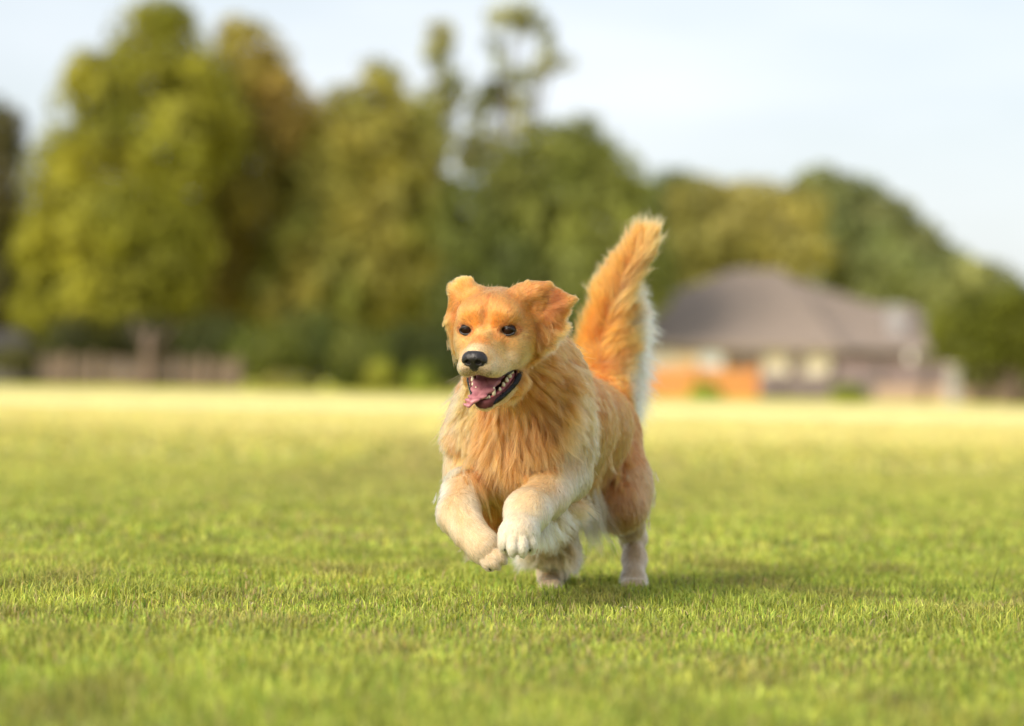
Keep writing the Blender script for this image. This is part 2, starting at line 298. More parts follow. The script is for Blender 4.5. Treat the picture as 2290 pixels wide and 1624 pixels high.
# understorey along the edge of the field
for i, (px, py, rx, rz, Y, c_, lab) in enumerate([
    (590,790,95,70,112,(.22,.24,.04),'low olive bush to the right of the wooden fence'),
    (700,770,110,90,116,(.14,.16,.035),'dark green bush left of centre under the row of trees'),
    (640,860,70,28,110,(.33,.30,.08),'straw coloured low shrub at the foot of the dark green bush'),
    (800,800,80,80,114,(.19,.21,.04),'olive shrub under the middle of the tree row'),
    (848,840,36,36,110,(.36,.36,.05),'small bright yellow-green bush under the olive tree'),
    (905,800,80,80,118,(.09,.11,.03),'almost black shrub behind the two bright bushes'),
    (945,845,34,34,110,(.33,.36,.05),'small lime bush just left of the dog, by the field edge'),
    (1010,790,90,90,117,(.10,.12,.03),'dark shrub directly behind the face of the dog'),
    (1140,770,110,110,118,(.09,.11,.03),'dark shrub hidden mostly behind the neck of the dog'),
    (1255,770,80,105,119,(.12,.15,.035),'dark green shrub between the ear and the tail of the dog'),
    (1578,880,38,24,107,(.26,.36,.03),'small green weed clump in front of the orange fence'),
    (1898,880,42,20,107,(.30,.34,.04),'small yellow-green weed clump in front of the grey fence'),
    (40,800,70,36,110.5,(.16,.15,.05),'scrubby olive bush covering the front of the small shed'),
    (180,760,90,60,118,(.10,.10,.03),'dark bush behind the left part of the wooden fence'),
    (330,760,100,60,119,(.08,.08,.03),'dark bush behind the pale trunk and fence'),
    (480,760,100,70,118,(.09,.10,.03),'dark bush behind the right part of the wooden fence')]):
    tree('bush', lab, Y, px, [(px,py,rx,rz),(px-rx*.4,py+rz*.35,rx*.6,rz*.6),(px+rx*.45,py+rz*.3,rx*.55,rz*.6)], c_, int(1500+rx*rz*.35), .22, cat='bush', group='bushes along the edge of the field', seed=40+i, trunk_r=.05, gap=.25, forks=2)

# --- wooden fence on the left
M_wood = mat_basic("weathered_wood", (.17, .12, .085), .9, col2=(.10, .075, .055), nscale=2)
M_postw = mat_basic("pale_post", (.24, .175, .13), .9, noise=.3, nscale=2)
def fence(name, label, x0, x1, Y, h, board_mat, post_px, post_mat, gap_rows=0, thick=.03, post_h=None, plank=.16):
    root = empty(name, ((x0+x1)/2, Y, 0)); tag(root, label, 'fence')
    mb = MB(); x = x0; r = random.Random(int(abs(x0)*10))
    while x < x1:
        mb.box(x, min(x+plank*.93, x1), Y-thick/2, Y+thick/2, 0.03, h*r.uniform(.96, 1.02)); x += plank
    mb.build('boards', board_mat, root)
    rl = MB()
    for z in (h*.2, h*.8): rl.box(x0, x1, Y+thick/2+.002, Y+thick/2+.05, z, z+.09)
    rl.build('rail', board_mat, root)
    for px in post_px:
        pb = MB(); xx = X(px, Y); pb.box(xx-.08, xx+.08, Y-thick/2-.17, Y-thick/2-.003, 0, (post_h or h)*1.08); pb.box(xx-.1, xx+.1, Y-thick/2-.19, Y-thick/2-.0, (post_h or h)*1.08, (post_h or h)*1.08+.05)
        pb.build('post', post_mat, root)
    return root
YF = 109.
fence('wooden_fence', 'weathered brown board fence under the trees on the left', X(85,YF), X(545,YF), YF, 1.05, M_wood, [150,210,395,455,530], M_postw)
def trunkling(px, py, w, lab, Y=YF-.6):
    k = Y/FPX; x = X(px, Y); root = empty('tree_trunk', (x, Y, 0)); tag(root, lab, 'tree trunk')
    mb = MB(); zt = Z(px, py, Y); mb.tube([(x,Y,-.1),(x-.02,Y,.3),(x+.03,Y,zt*.6),(x-.04,Y,zt),(x,Y,zt*1.7)], [w*k*.62,w*k*.5,w*k*.46,w*k*.42,w*k*.3], 10); mb.build('trunk', mat_basic('pale_bark', (.19,.13,.10), .95, col2=(.11,.08,.06), nscale=4), root, smooth=True)
    b2 = MB(); b2.tube([(x,Y,zt*.9),(x+.4,Y+.2,zt*1.4),(x+.9,Y+.3,zt*1.9)], [w*k*.28,w*k*.2,w*k*.1], 8); b2.tube([(x,Y,zt*1.0),(x-.35,Y+.1,zt*1.5),(x-.6,Y+.2,zt*2)], [w*k*.26,w*k*.18,w*k*.1], 8); b2.build('limb', M_bark, root, smooth=True)
trunkling(332, 790, 24, 'pale stout trunk standing in front of the wooden fence')
# --- shed at the far left
YS = 112.
sh = empty('shed', (X(15,YS), YS+1.5, 0)); tag(sh, 'small grey shed with a dark roof at the far left edge', 'shed')
mb = MB(); mb.box(X(-60,YS), X(58,YS), YS, YS+3, 0, 1.15); mb.build('wall', mat_basic('pale_grey_wall', (.115,.105,.095), .8, noise=.25, nscale=1.5), sh)
mb = MB(); xa, xb = X(-75,YS), X(80,YS); mb.add([(xa,YS-.3,1.15),(xb,YS-.3,1.15),(xb,YS+3.3,1.15),(xa,YS+3.3,1.15),(xa,YS+1.5,2.0),(xb-.8,YS+1.5,2.0)], [(0,1,5,4),(1,2,5),(2,3,4,5),(3,0,4),(0,3,2,1)]); mb.build('roof', mat_basic('dark_roof', (.045,.04,.035), .9), sh)
# --- house
YH = 126.; kH = YH/FPX
M_shingle = bpy.data.materials.new('roof_shingle'); M_shingle.use_nodes = True
n_ = M_shingle.node_tree.nodes; l_ = M_shingle.node_tree.links.new; b_ = n_['Principled BSDF']; b_.inputs['Roughness'].default_value = .9
br = n_.new('ShaderNodeTexBrick'); br.inputs['Scale'].default_value = 1; br.inputs['Color1'].default_value = (.30,.235,.185,1); br.inputs['Color2'].default_value = (.255,.20,.155,1); br.inputs['Mortar'].default_value = (.13,.11,.11,1)
br.inputs['Brick Width'].default_value = .35; br.inputs['Row Height'].default_value = .14; br.inputs['Mortar Size'].default_value = .008
t_ = n_.new('ShaderNodeTexCoord'); mm = n_.new('ShaderNodeMapping'); mm.inputs['Rotation'].default_value = (R(90), 0, 0)
l_(t_.outputs['Object'], mm.inputs[0]); l_(mm.outputs[0], br.inputs[0]); l_(br.outputs[0], b_.inputs['Base Color'])
M_brick = mat_basic('taupe_brick', (.25,.18,.155), .9, col2=(.19,.14,.125), nscale=6)
M_trim = mat_basic('white_trim', (.72,.68,.62), .6)
M_cream = mat_basic('cream_render', (.80,.62,.40), .8, noise=.12, nscale=1.2)
house = empty('brick_house', (X(1680,YH), YH+4, 0)); tag(house, 'low brick house with a wide grey hipped roof', 'house')
ze = Z(1700, 776, YH); zr = Z(1700, 603, YH+5)
xl, xr = X(1250,YH), X(1855,YH)
mb = MB()   # main hipped roof
xa, xb = X(1638,YH+5), X(1745,YH+5)
mb.add([(xl-.6,YH-.6,ze),(xr+.5,YH-.6,ze),(xr+.5,YH+10.6,ze),(xl-.6,YH+10.6,ze),(xa,YH+5,zr),(xb,YH+5,zr)], [(0,1,5,4),(1,2,5),(2,3,4,5),(3,0,4),(3,2,1,0)])
mb.box(xl-.6, xr+.5, YH-.62, YH-.603, ze-.22, ze+.01)
mb.build('roof', M_shingle, house)
mb = MB(); x2 = X(2085,YH); zr2 = Z(1950, 680, YH+5)   # lower wing to the right, its roof falling away
mb.add([(xr-3.2,YH+.4,ze),(x2,YH+.4,ze-.05),(x2,YH+10,ze-.05),(xr-3.2,YH+10,ze),(xb-.2,YH+5.4,zr-.15),(X(1950,YH+5),YH+5.4,zr2),(X(2050,YH+5),YH+5.4,zr2-.15)], [(0,1,6,5),(0,5,4),(1,2,6),(2,3,4,5,6),(3,0,4),(3,2,1,0)])
wing = mb.build('wing_roof', M_shingle, house)
mb = MB(); mb.box(xl, xr, YH, YH+10, 0, ze-.23); mb.build('wall', M_brick, house)
mb = MB(); mb.box(xr+.002, x2-.5, YH+1, YH+9.5, 0, ze-.07); mb.build('wing_wall', M_brick, house)
# lit cream bay left of the windows
mb = MB(); mb.box(X(1425,YH), X(1618,YH), YH-.3, YH-.004, 0, ze-.3); mb.build('bay_wall', M_cream, house)
M_glass = mat_basic('window_blind', (.80,.70,.55), .25); M_glass2 = mat_basic('window_glass', (.62,.66,.68), .15)
def window(x0p, x1p, y0p, y1p, Yw, pane):
    x0, x1, z1, z0 = X(x0p,Yw), X(x1p,Yw), Z((x0p+x1p)/2,y0p,Yw), Z((x0p+x1p)/2,y1p,Yw)
    z0 = max(z0, .1)
    mb = MB(); t = .09
    mb.box(x0,x1,Yw-.07,Yw-.002,z1-t,z1); mb.box(x0-.08,x1+.08,Yw-.12,Yw-.002,z0-.06,z0); mb.box(x0,x0+t,Yw-.07,Yw-.002,z0,z1-t); mb.box(x1-t,x1,Yw-.07,Yw-.002,z0,z1-t)
    mb.box((x0+x1)/2-.03,(x0+x1)/2+.03,Yw-.06,Yw-.002,z0,z1-t)
    w = mb.build('window', M_trim, house); q = MB(); q.box(x0+t,x1-t,Yw-.03,Yw-.003,z0,z1-t); q.build('pane', pane, w)
window(1705,1762,776,838,YH,M_glass); window(1797,1855,788,842,YH,M_glass); window(1562,1612,774,822,YH-.3,M_glass2); window(1455,1500,780,826,YH-.3,M_glass)
xc = X(1999,YH+2.6); mb = MB(); mb.box(xc-.33,xc+.33,YH+2.3,YH+3.0,ze-.3,Z(2000,692,YH+2.6)); mb.box(xc-.4,xc+.4,YH+2.22,YH+3.08,Z(2000,692,YH+2.6),Z(2000,683,YH+2.6)); mb.build('chimney', mat_basic('pale_chimney', (.36,.34,.35), .7, noise=.2, nscale=2), house)
mb = MB(); mb.box(X(2030,YH),X(2042,YH),YH+.3,YH+.42,0,ze-.07); mb.build('downpipe', M_trim, house)
# --- fences in front of the house
M_orange = mat_basic('orange_cedar', (.62,.27,.07), .8, col2=(.50,.21,.06), nscale=1.5)
fence('cedar_fence', 'new orange cedar privacy fence in front of the house', X(1395,YF), X(1692,YF), YF, Z(1550,822,YF), M_orange, [1400,1548,1690], M_orange)
M_greyf = mat_basic('grey_fence', (.22,.175,.17), .9, col2=(.16,.13,.13), nscale=1.4)
fence('grey_fence', 'dark grey-brown board fence right of the orange one', X(1697,YF+2), X(1960,YF+2), YF+2, Z(1850,838,YF+2), M_greyf, [1738,1850], M_greyf)
fence('tall_fence', 'taller mauve-grey fence running towards the round tree', X(1868,YF+6), X(2140,YF+6), YF+6, Z(1990,808,YF+6), mat_basic('mauve_boards', (.27,.20,.20), .9, noise=.3, nscale=1), [1960,2060], M_greyf)
fence('picket_fence', 'low pinkish tan fence along the field at the far right', X(1955,YF-2), X(2420,YF-2), YF-2, Z(2150,866,YF-2), mat_basic('pink_tan_boards', (.56,.40,.30), .9, noise=.25, nscale=.8), [2060,2200,2300], M_postw)
pg = empty('white_post', (X(2130,YF-3), YF-3, 0)); tag(pg, 'short thick white post standing before the low tan fence', 'post')
mb = MB(); xx = X(2130,YF-3); mb.box(xx-.2,xx+.2,YF-3.2,YF-2.9,0,Z(2130,822,YF-3)); mb.build('shaft', mat_basic('white_paint', (.40,.38,.38), .6), pg); mb = MB(); mb.box(xx-.25,xx+.25,YF-3.25,YF-2.85,Z(2130,822,YF-3),Z(2130,816,YF-3)); mb.build('cap', M_trim, pg)

# ------------------------------------------------------------------ the dog
# head frame in centimetres: x to the dog's left (photo right), y along the muzzle, z up; origin between the eyes
PSI, THE = R(15), R(13)
HR = np.array([math.cos(PSI), -math.sin(PSI), 0.0])
HF = np.array([-math.sin(PSI)*math.cos(THE), -math.cos(PSI)*math.cos(THE), -math.sin(THE)])
HU = np.cross(HF, HR)
H0 = P(1090, 738, 5.86) 
HM = np.stack([HR, HF, HU])            # rows
def HP(x, y, z): return H0 + (x*HR + y*HF + z*HU)/100.0
def HD(x, y, z):
    v = x*HR + y*HF + z*HU; return v/np.linalg.norm(v)

VOX = 0.004
LO = np.array([-0.24, 5.60, -0.02]); HI = np.array([0.40, 7.10, 0.86])
NG = np.ceil((HI-LO)/VOX).astype(int)
BIG = 0.12
def coords(lo, hi):
    i0 = np.clip(np.floor((lo-LO)/VOX).astype(int), 0, NG-1); i1 = np.clip(np.ceil((hi-LO)/VOX).astype(int)+1, 1, NG)
    ax = [LO[k] + VOX*np.arange(i0[k], i1[k]) for k in range(3)]
    g = np.stack(np.meshgrid(*ax, indexing='ij'), -1).astype(np.float32)
    return tuple(slice(i0[k], i1[k]) for k in range(3)), g
def smin(a, b, k):
    if k <= 0: return np.minimum(a, b)
    h = np.maximum(k-np.abs(a-b), 0)/k
    return np.minimum(a, b) - h*h*k*.25
def d_cap(p, a, b, ra, rb):
    ba = b-a; pa = p-a; t = np.clip((pa@ba)/(ba@ba), 0, 1); return np.linalg.norm(pa-t[..., None]*ba, axis=-1) - (ra+(rb-ra)*t)
def d_ell(p, c, r, M=None):
    q = p-c
    if M is not None: q = q@M.T
    k0 = np.linalg.norm(q/r, axis=-1); k1 = np.linalg.norm(q/(np.asarray(r)**2), axis=-1)+1e-9
    return k0*(k0-1)/k1
def d_tri(p, a, b, c, r):
    ba, cb, ac = b-a, c-b, a-c; n = np.cross(ba, ac); pa, pb, pc = p-a, p-b, p-c
    def dot2(v): return (v*v).sum(-1)
    s = np.sign(pa@np.cross(ba, n)) + np.sign(pb@np.cross(cb, n)) + np.sign(pc@np.cross(ac, n))
    e = np.minimum(np.minimum(dot2(np.clip((pa@ba)/(ba@ba), 0, 1)[..., None]*ba-pa), dot2(np.clip((pb@cb)/(cb@cb), 0, 1)[..., None]*cb-pb)), dot2(np.clip((pc@ac)/(ac@ac), 0, 1)[..., None]*ac-pc))
    f = (pa@n)**2/(n@n)
    return np.sqrt(np.where(s < 2, e, f)) - r
class Field:
    def __init__(s): s.g = np.full(NG, BIG, np.float32)
    def _box(s, pts, r, m=.06):
        pts = np.array(pts); return coords(pts.min(0)-r-m, pts.max(0)+r+m)
    def cap(s, a, b, ra, rb, k=.03):
        a, b = np.array(a), np.array(b); sl, g = s._box([a, b], max(ra, rb)); s.g[sl] = smin(s.g[sl], d_cap(g, a, b, ra, rb), k)
    def ell(s, c, r, M=None, k=.03):
        c = np.array(c); sl, g = s._box([c], max(r)); s.g[sl] = smin(s.g[sl], d_ell(g, c, np.array(r), M), k)
    def tri(s, a, b, c, r, k=.012):
        a, b, c = map(np.array, (a, b, c)); sl, g = s._box([a, b, c], r); s.g[sl] = smin(s.g[sl], d_tri(g, a, b, c, r), k)
    def cut_cap(s, a, b, ra, rb, k=.006):
        a, b = np.array(a), np.array(b); sl, g = s._box([a, b], max(ra, rb), .02); s.g[sl] = -smin(-s.g[sl], d_cap(g, a, b, ra, rb), k)
    def cut_ell(s, c, r, M=None, k=.006):
        c = np.array(c); sl, g = s._box([c], max(r), .02); s.g[sl] = -smin(-s.g[sl], d_ell(g, c, np.array(r), M), k)
    def merge(s, o, k): s.g = smin(s.g, o.g, k)

def chain(f, pts, k=.03):
    """pts: (px, py, Y, radius cm)"""
    for a, b in zip(pts[:-1], pts[1:]): f.cap(P(*a[:3]), P(*b[:3]), a[3]/100, b[3]/100, k)

body = Field()
chain(body, [(1150,765,6.04,7.0),(1178,850,6.16,9.5),(1170,930,6.20,11.2),(1165,985,6.20,11.3)], .05)
chain(body, [(1190,955,6.26,11.5),(1240,950,6.42,10.8),(1300,955,6.62,9.0),(1335,950,6.80,8.0)], .05)
chain(body, [(1160,1035,6.22,8.2),(1195,1050,6.35,8.0),(1280,1035,6.6,6.5)], .05)
body.cap(P(1125,1085,6.28), P(1150,1130,6.40), .052, .052, .04); body.cap(P(1105,1105,6.3), P(1118,1152,6.32), .04, .042, .03)
# thighs
chain(body, [(1350,985,6.80,7.8),(1380,1085,6.70,6.4)], .016)
chain(body, [(1250,990,6.80,7.5),(1235,1090,6.68,6.2)], .04)
legs = []
f = Field(); chain(f, [(1383,1085,6.72,6.3),(1388,1130,6.64,4.4),(1405,1172,6.74,2.5),(1415,1203,6.84,2.0),(1418,1250,6.77,1.85),(1416,1292,6.70,2.35)], .03)
f.ell(P(1417,1308,6.67), (.025,.034,.018), k=.025)
for dx in (-15, -5, 6, 16): f.ell(P(1417+dx,1311,6.615), (.0095,.020,.014), k=.006)
legs.append(f)
f = Field(); chain(f, [(1232,1090,6.66,6.2),(1218,1150,6.52,5.2),(1238,1215,6.66,3.8),(1246,1240,6.76,2.7),(1236,1275,6.70,2.2),(1230,1290,6.68,2.3)], .03)
f.ell(P(1229,1308,6.64), (.026,.040,.021), k=.02); f.ell(P(1222,1236,6.62), (.054,.05,.032), k=.03)
for dx in (-15, -5, 6, 15): f.ell(P(1229+dx,1311,6.60), (.0095,.020,.014), k=.006)
legs.append(f)
# dog's left foreleg (photo right): reaching forward, paw hanging
f = Field(); chain(f, [(1255,975,6.22,6.2),(1262,1060,6.20,4.7),(1220,1108,6.08,3.6),(1178,1145,5.97,3.5),(1163,1178,5.93,2.9)], .03)
f.ell(P(1157,1197,5.925), (.035,.024,.026), k=.02)
for dx, dy, dY in ((-31,15,.004),(-11,24,-.014),(11,25,-.014),(31,16,.004)): f.ell(P(1157+dx,1197+dy,5.915+dY), (.0095,.015,.0185), k=.003)
legs.append(f)
# dog's right foreleg (photo left): bent at the wrist, paw folded inwards
f = Field(); chain(f, [(1062,985,6.20,6.2),(1048,1060,6.20,4.1),(1033,1108,6.10,3.0),(1026,1150,6.03,3.3),(1050,1188,5.99,2.5),(1078,1218,5.97,2.7)], .03)
Mp = np.array([[.66,0,-.75],[0,1,0],[.75,0,.66]])
f.ell(P(1088,1230,5.965), (.034,.024,.027), Mp, k=.02)
for dx, dy, dY in ((0,30,-.006),(15,27,-.018),(29,15,-.016),(35,-4,-.002)): f.ell(P(1088+dx,1230+dy,5.958+dY), (.016,.012,.0095), Mp, k=.003)
legs.append(f)
lg = legs[0]
for o in legs[1:]: lg.merge(o, 0)
body.merge(lg, .035)
# tail
f = Field(); chain(f, [(1340,900,6.86,4.2),(1336,835,6.93,3.0),(1344,770,6.96,2.3),(1362,690,6.96,1.9),(1393,625,6.95,1.5),(1422,582,6.94,1.2),(1443,548,6.94,.8)], .02)
body.merge(f, .03)

# head
hd = Field()
def hell(c, r, k=.02): hd.ell(HP(*c), np.array(r)/100, HM, k)
def hcap(a, b, ra, rb, k=.02): hd.cap(HP(*a), HP(*b), ra/100, rb/100, k)
hell((0,-6.4,.8), (6.9,7.4,5.6))
hell((0,-2.3,3.0), (5.4,3.0,2.5), .03)             # forehead
for s in (-1, 1):
    hell((s*3.1,-.7,2.9), (1.9,1.4,1.2), .022)      # brow
    hell((s*4.9,-5.2,-3.2), (2.7,4.4,4.0), .03)    # cheek
    hell((s*3.6,-2.0,-3.2), (1.9,2.1,2.2), .03)    # under the eye
    hell((s*2.1,6.2,-5.5), (1.8,3.4,1.8), .015)   # flews
    hell((s*3.0,2.4,-6.2), (1.5,4.4,1.7), .018)
    hell((s*4.2,-2.2,-6.0), (1.5,3.2,1.4), .02)
hcap((0,-1,-1.5), (0,8.7,-3.0), 2.9, 1.65, .025)    # bridge of the muzzle
hell((0,7.8,-4.0), (2.4,2.2,1.9), .02)
hell((0,3.2,-4.1), (2.5,5.4,2.2), .02)
# lower jaw
jaw = Field()
def jcap(a, b, ra, rb, k=.01): jaw.cap(HP(*a), HP(*b), ra/100, rb/100, k)
for s in (-1, 1): jcap((s*3.7+.1,-3.8,-9.2), (s*.85-.1,3.6,-12.8), 1.5, 1.0)
jcap((0,-4,-10.8), (-.1,3.4,-13.2), 2.9, 1.1, .02)
jcap((0,-6,-9.5), (0,-2,-11.0), 4.3, 3.2, .03)
hd.merge(jaw, .012)
hd.cut_cap(HP(.1,-1.2,-8.6), HP(.5,10,-10.6), .031, .024, .004)
hd.cut_cap(HP(1.8,-2.6,-8.6), HP(1.2,10,-10.5), .026, .018, .004)
hd.cut_cap(HP(-1.6,-2.6,-8.6), HP(-.8,10,-10.5), .026, .018, .004)
for s in (-1, 1): hd.cut_ell(HP(s*4.05,.9,0), (.0126,.012,.0078), HM, .004); hd.cut_ell(HP(s*2.3,3.4,.2), (.006,.011,.010), HM, .018)
hd.cut_cap(HP(0,1.8,1.4), HP(0,.3,5.4), .006, .004, .016)
# ears
def htri(a, b, c, r, k=.01): hd.tri(HP(*a), HP(*b), HP(*c), r/100, k)
hcap((5.0,-6.5,5.4), (7.6,-6.6,6.0), 1.9, 1.5, .02)
htri((6.0,-6.3,7.0), (9.4,-7.0,7.0), (6.5,-6.4,-.5), .6)
htri((9.4,-7.0,7.0), (14.2,-8.3,4.2), (6.5,-6.6,0), .48)
htri((14.2,-8.3,4.2), (11.2,-8,-.2), (6.5,-6.6,0), .45)
htri((11.0,-7.5,.5), (6.8,-6.2,1.5), (7.8,-6.5,-4.5), .5)
hcap((-4.6,-6.5,5.4), (-6.2,-6.4,6.9), 1.9, 1.5, .02)
htri((-5.0,-6.3,7.4), (-8.0,-6.7,6.4), (-6.6,-5.6,-.5), .75)
htri((-8.0,-6.7,6.2), (-8.9,-6.2,.6), (-6.6,-5.6,-.5), .7)
htri((-8.9,-6.2,.8), (-7.6,-5.4,-4.0), (-6.3,-5.4,.5), .7)
body.merge(hd, .022)
G = body.g

def surface_nets(G):
    s = G < 0
    nx, ny, nz = np.array(G.shape)-1
    corners = [(i, j, k) for i in (0, 1) for j in (0, 1) for k in (0, 1)]
    cnt = np.zeros((nx, ny, nz), np.int8)
    for (i, j, k) in corners: cnt += s[i:nx+i, j:ny+j, k:nz+k]
    ce = np.argwhere((cnt > 0) & (cnt < 8))
    vid = np.full((nx, ny, nz), -1, np.int32); vid[tuple(ce.T)] = np.arange(len(ce))
    acc = np.zeros((len(ce), 3)); m = np.zeros(len(ce))
    for a in range(8):
        for b in range(a+1, 8):
            ca, cb = np.array(corners[a]), np.array(corners[b])
            if np.abs(ca-cb).sum() != 1: continue
            va = G[tuple((ce+ca).T)]; vb = G[tuple((ce+cb).T)]; x = (va < 0) != (vb < 0)
            t = np.where(x, va/np.where(va == vb, 1, va-vb), 0)
            acc += np.where(x[:, None], ca+(cb-ca)*t[:, None], 0); m += x
    V = LO + VOX*(ce + acc/m[:, None])
    F = []
    for ax in range(3):
        u, v = (ax+1) % 3, (ax+2) % 3
        sl0 = [slice(1, -1)]*3; sl1 = [slice(1, -1)]*3; sl0[ax] = slice(0, -1); sl1[ax] = slice(1, None)
        a = s[tuple(sl0)]; b = s[tuple(sl1)]
        e = np.argwhere(a != b); off = np.array([1, 1, 1]); off[ax] = 0; flip = a[tuple(e.T)]; e = e+off
        ok = (e < np.array([nx, ny, nz])).all(1); e = e[ok]; flip = flip[ok]
        du = np.zeros(3, int); du[u] = 1; dv = np.zeros(3, int); dv[v] = 1
        q = np.stack([vid[tuple((e-du-dv).T)], vid[tuple((e-dv).T)], vid[tuple(e.T)], vid[tuple((e-du).T)]], 1)
        q[~flip] = q[~flip][:, ::-1]; F.append(q)
    return V, np.concatenate(F)
def samp(p, g=None):
    g = G if g is None else g
    q = (p-LO)/VOX; i = np.clip(np.floor(q).astype(int), 0, NG-2); f = np.clip(q-i, 0, 1); o = np.zeros(len(p))
    for c in range(8):
        d = np.array([c & 1, (c >> 1) & 1, (c >> 2) & 1]); w = np.prod(np.where(d, f, 1-f), 1); j = i+d
        o += w*g[j[:, 0], j[:, 1], j[:, 2]]
    return o
def grad(p, e=.004):
    o = np.stack([samp(p+d)-samp(p-d) for d in np.eye(3)*e], 1); return o/(np.linalg.norm(o, axis=1)[:, None]+1e-9)

BV, BF = surface_nets(G)

# --- grooming guides: where, which way the hair lies, length cm, lift, colour
FACE = (.80,.43,.15); PALE = (.86,.56,.27); TAN = (.72,.39,.15); RUFF = (.71,.40,.16); CREAM = (.90,.70,.46); WHITE = (.96,.89,.74)
RUST = (.62,.30,.10); THI = (.72,.44,.21); ORANGE = (.80,.40,.13); TIP = (.84,.47,.20); MUZ = (.86,.62,.36); BRN = (.55,.27,.10)
gd = []
def g(px, py, Y, d, ln, lift, col, reg=0): gd.append((P(px, py, Y), Dv(*d), ln, lift, col, reg))
def gh(x, y, z, d, ln, lift, col, reg=1, both=True):
    for s in ((1, -1) if both and x != 0 else (1,)): gd.append((HP(s*x, y, z), HD(s*d[0], d[1], d[2]), ln, lift, col, reg))
# head
gh(0,9.5,-2.0,(0,-1,.3),.35,.25,(.90,.70,.44)); gh(2.3,8.6,-3.0,(.4,-1,.1),.4,.2,(.86,.60,.33)); gh(0,6,-1,(0,-1,.1),.5,.2,FACE); gh(0,3,0,(0,-1,.1),.6,.2,PALE); gh(0,1,1.5,(0,-.6,1),.7,.2,FACE); gh(0,0,4.2,(0,-.5,1),.8,.2,(.78,.42,.15)); gh(0,-3,6.5,(0,-1,.3),1.0,.25,FACE)
gh(1.6,8,-5.0,(.7,-.9,-.3),.4,.2,(.90,.77,.58)); gh(2.8,6,-6,(.3,-1,-.35),.6,.2,MUZ); gh(3.2,4,-3,(.2,-1,-.1),.6,.2,PALE); gh(4.4,1.5,-5.5,(.3,-1,-.3),.8,.2,MUZ); gh(1.0,8.8,-6.0,(.5,-.3,-.8),.4,.25,(.66,.52,.38))
gh(2.2,1.2,-.8,(.1,-.8,.6),.6,.2,FACE); gh(4,.4,2,(.3,-.6,.8),.8,.2,(.80,.44,.16)); gh(4.1,-1.2,4.6,(.3,-.8,.5),1.0,.2,FACE); gh(2.2,-.2,3.4,(.1,-.5,.9),.7,.25,(.81,.45,.17)); gh(5.4,-.4,-1.6,(.6,-.9,-.2),.8,.2,PALE)
gh(6,-3,1,(.6,-1,-.2),1.3,.2,FACE); gh(6.4,-3.5,-3,(.6,-.8,-.7),1.9,.25,FACE); gh(6.8,-6,-5.5,(.7,-.5,-1),3.0,.3,TAN); gh(5.4,-1.5,-5.6,(.5,-.9,-.4),1.2,.2,PALE); gh(4.6,-4,-9.5,(.6,-.5,-.9),3.2,.3,TAN)
gh(2.5,1,-11.2,(.4,-.7,-.7),1.6,.25,(.84,.62,.38)); gh(0,5,-13.6,(0,-.8,-.6),.8,.25,CREAM); gh(0,0,-13,(0,-.5,-.9),2.4,.3,TAN); gh(1.6,5,-12.8,(.5,-.7,-.6),.7,.25,CREAM)
gh(4.5,-5,6.8,(.6,-.6,.6),1.5,.3,FACE); gh(0,-7,7.3,(.1,-.9,.6),1.8,.45,FACE); gh(0,-12,4,(0,-.6,-.8),3,.25,TAN)
# ears
gh(8,-6.8,6.8,(.9,-.3,.35),1.6,.3,FACE,2,False); gh(7.5,-5.6,4,(.9,-.1,-.1),1.6,.18,(.80,.43,.15),2,False); gh(11,-6.6,4.5,(1,-.2,-.05),1.8,.15,(.58,.29,.11),2,False); gh(14,-8,4,(1,-.3,.15),1.3,.25,(.80,.45,.18),2,False)
gh(12.8,-8,1,(.8,-.2,-.5),1.6,.25,(.74,.42,.18),2,False); gh(9.5,-6.6,1,(.8,-.1,-.6),2.6,.2,(.66,.34,.12),2,False); gh(7.6,-5.8,-2,(.55,-.2,-.9),3.2,.3,(.70,.38,.15),2,False); gh(9.8,-7.4,-1.6,(.9,-.1,-.1),4.0,.35,(.80,.48,.22),2,False); gh(8,-6.6,-4.5,(.9,-.2,-.2),3.6,.35,(.84,.54,.28),2,False)
gh(-7,-6.2,7.0,(-.5,-.2,.5),1.5,.3,(.84,.50,.2),2,False); gh(-8.6,-5.8,4.5,(-.5,.0,-.8),1.6,.2,FACE,2,False); gh(-9,-5.6,1,(-.4,0,-1),2.0,.25,(.84,.5,.2),2,False); gh(-8,-5,-3,(-.2,0,-1),2.6,.25,(.78,.44,.18),2,False); gh(-6.8,-4.6,2,(-.5,0,-.9),1.3,.2,(.70,.36,.12),2,False)
# neck and ruff
g(1245,775,6.08,(.8,.55,.4),4.5,.25,TAN,3); g(1285,830,6.15,(.7,.7,.4),4.5,.25,(.72,.40,.16),3); g(1240,840,6.02,(.9,.45,.1),5.5,.2,TAN,3); g(1275,905,6.12,(.8,.6,.3),5,.2,(.80,.50,.25),3)
g(1190,880,6.0,(.6,.8,0),6,.2,(.70,.39,.15),3); g(1225,950,6.06,(.6,.8,.1),6,.2,RUFF,3); g(1170,960,6.05,(.25,1,0),6.5,.18,RUFF,3); g(1120,960,6.05,(-.1,1,0),6.5,.18,(.76,.45,.2),3); g(1070,940,6.07,(-.3,1,0),6.5,.2,RUFF,3); g(1025,930,6.12,(-.6,.8,.1),6.5,.28,(.82,.53,.28),3)
g(1010,880,6.1,(-.8,.6,.2),6.5,.4,(.86,.60,.34),3); g(1020,830,6.05,(-.6,.8,.1),4.5,.3,TAN,3); g(1150,1020,6.08,(.1,1,0),6.5,.15,(.70,.40,.17),3); g(1090,1020,6.1,(-.05,1,.1),6,.15,(.68,.38,.16),3); g(1210,1000,6.1,(.3,.9,.1),5.5,.15,RUFF,3); g(1050,990,6.12,(-.05,1,.1),5,.2,RUFF,3)
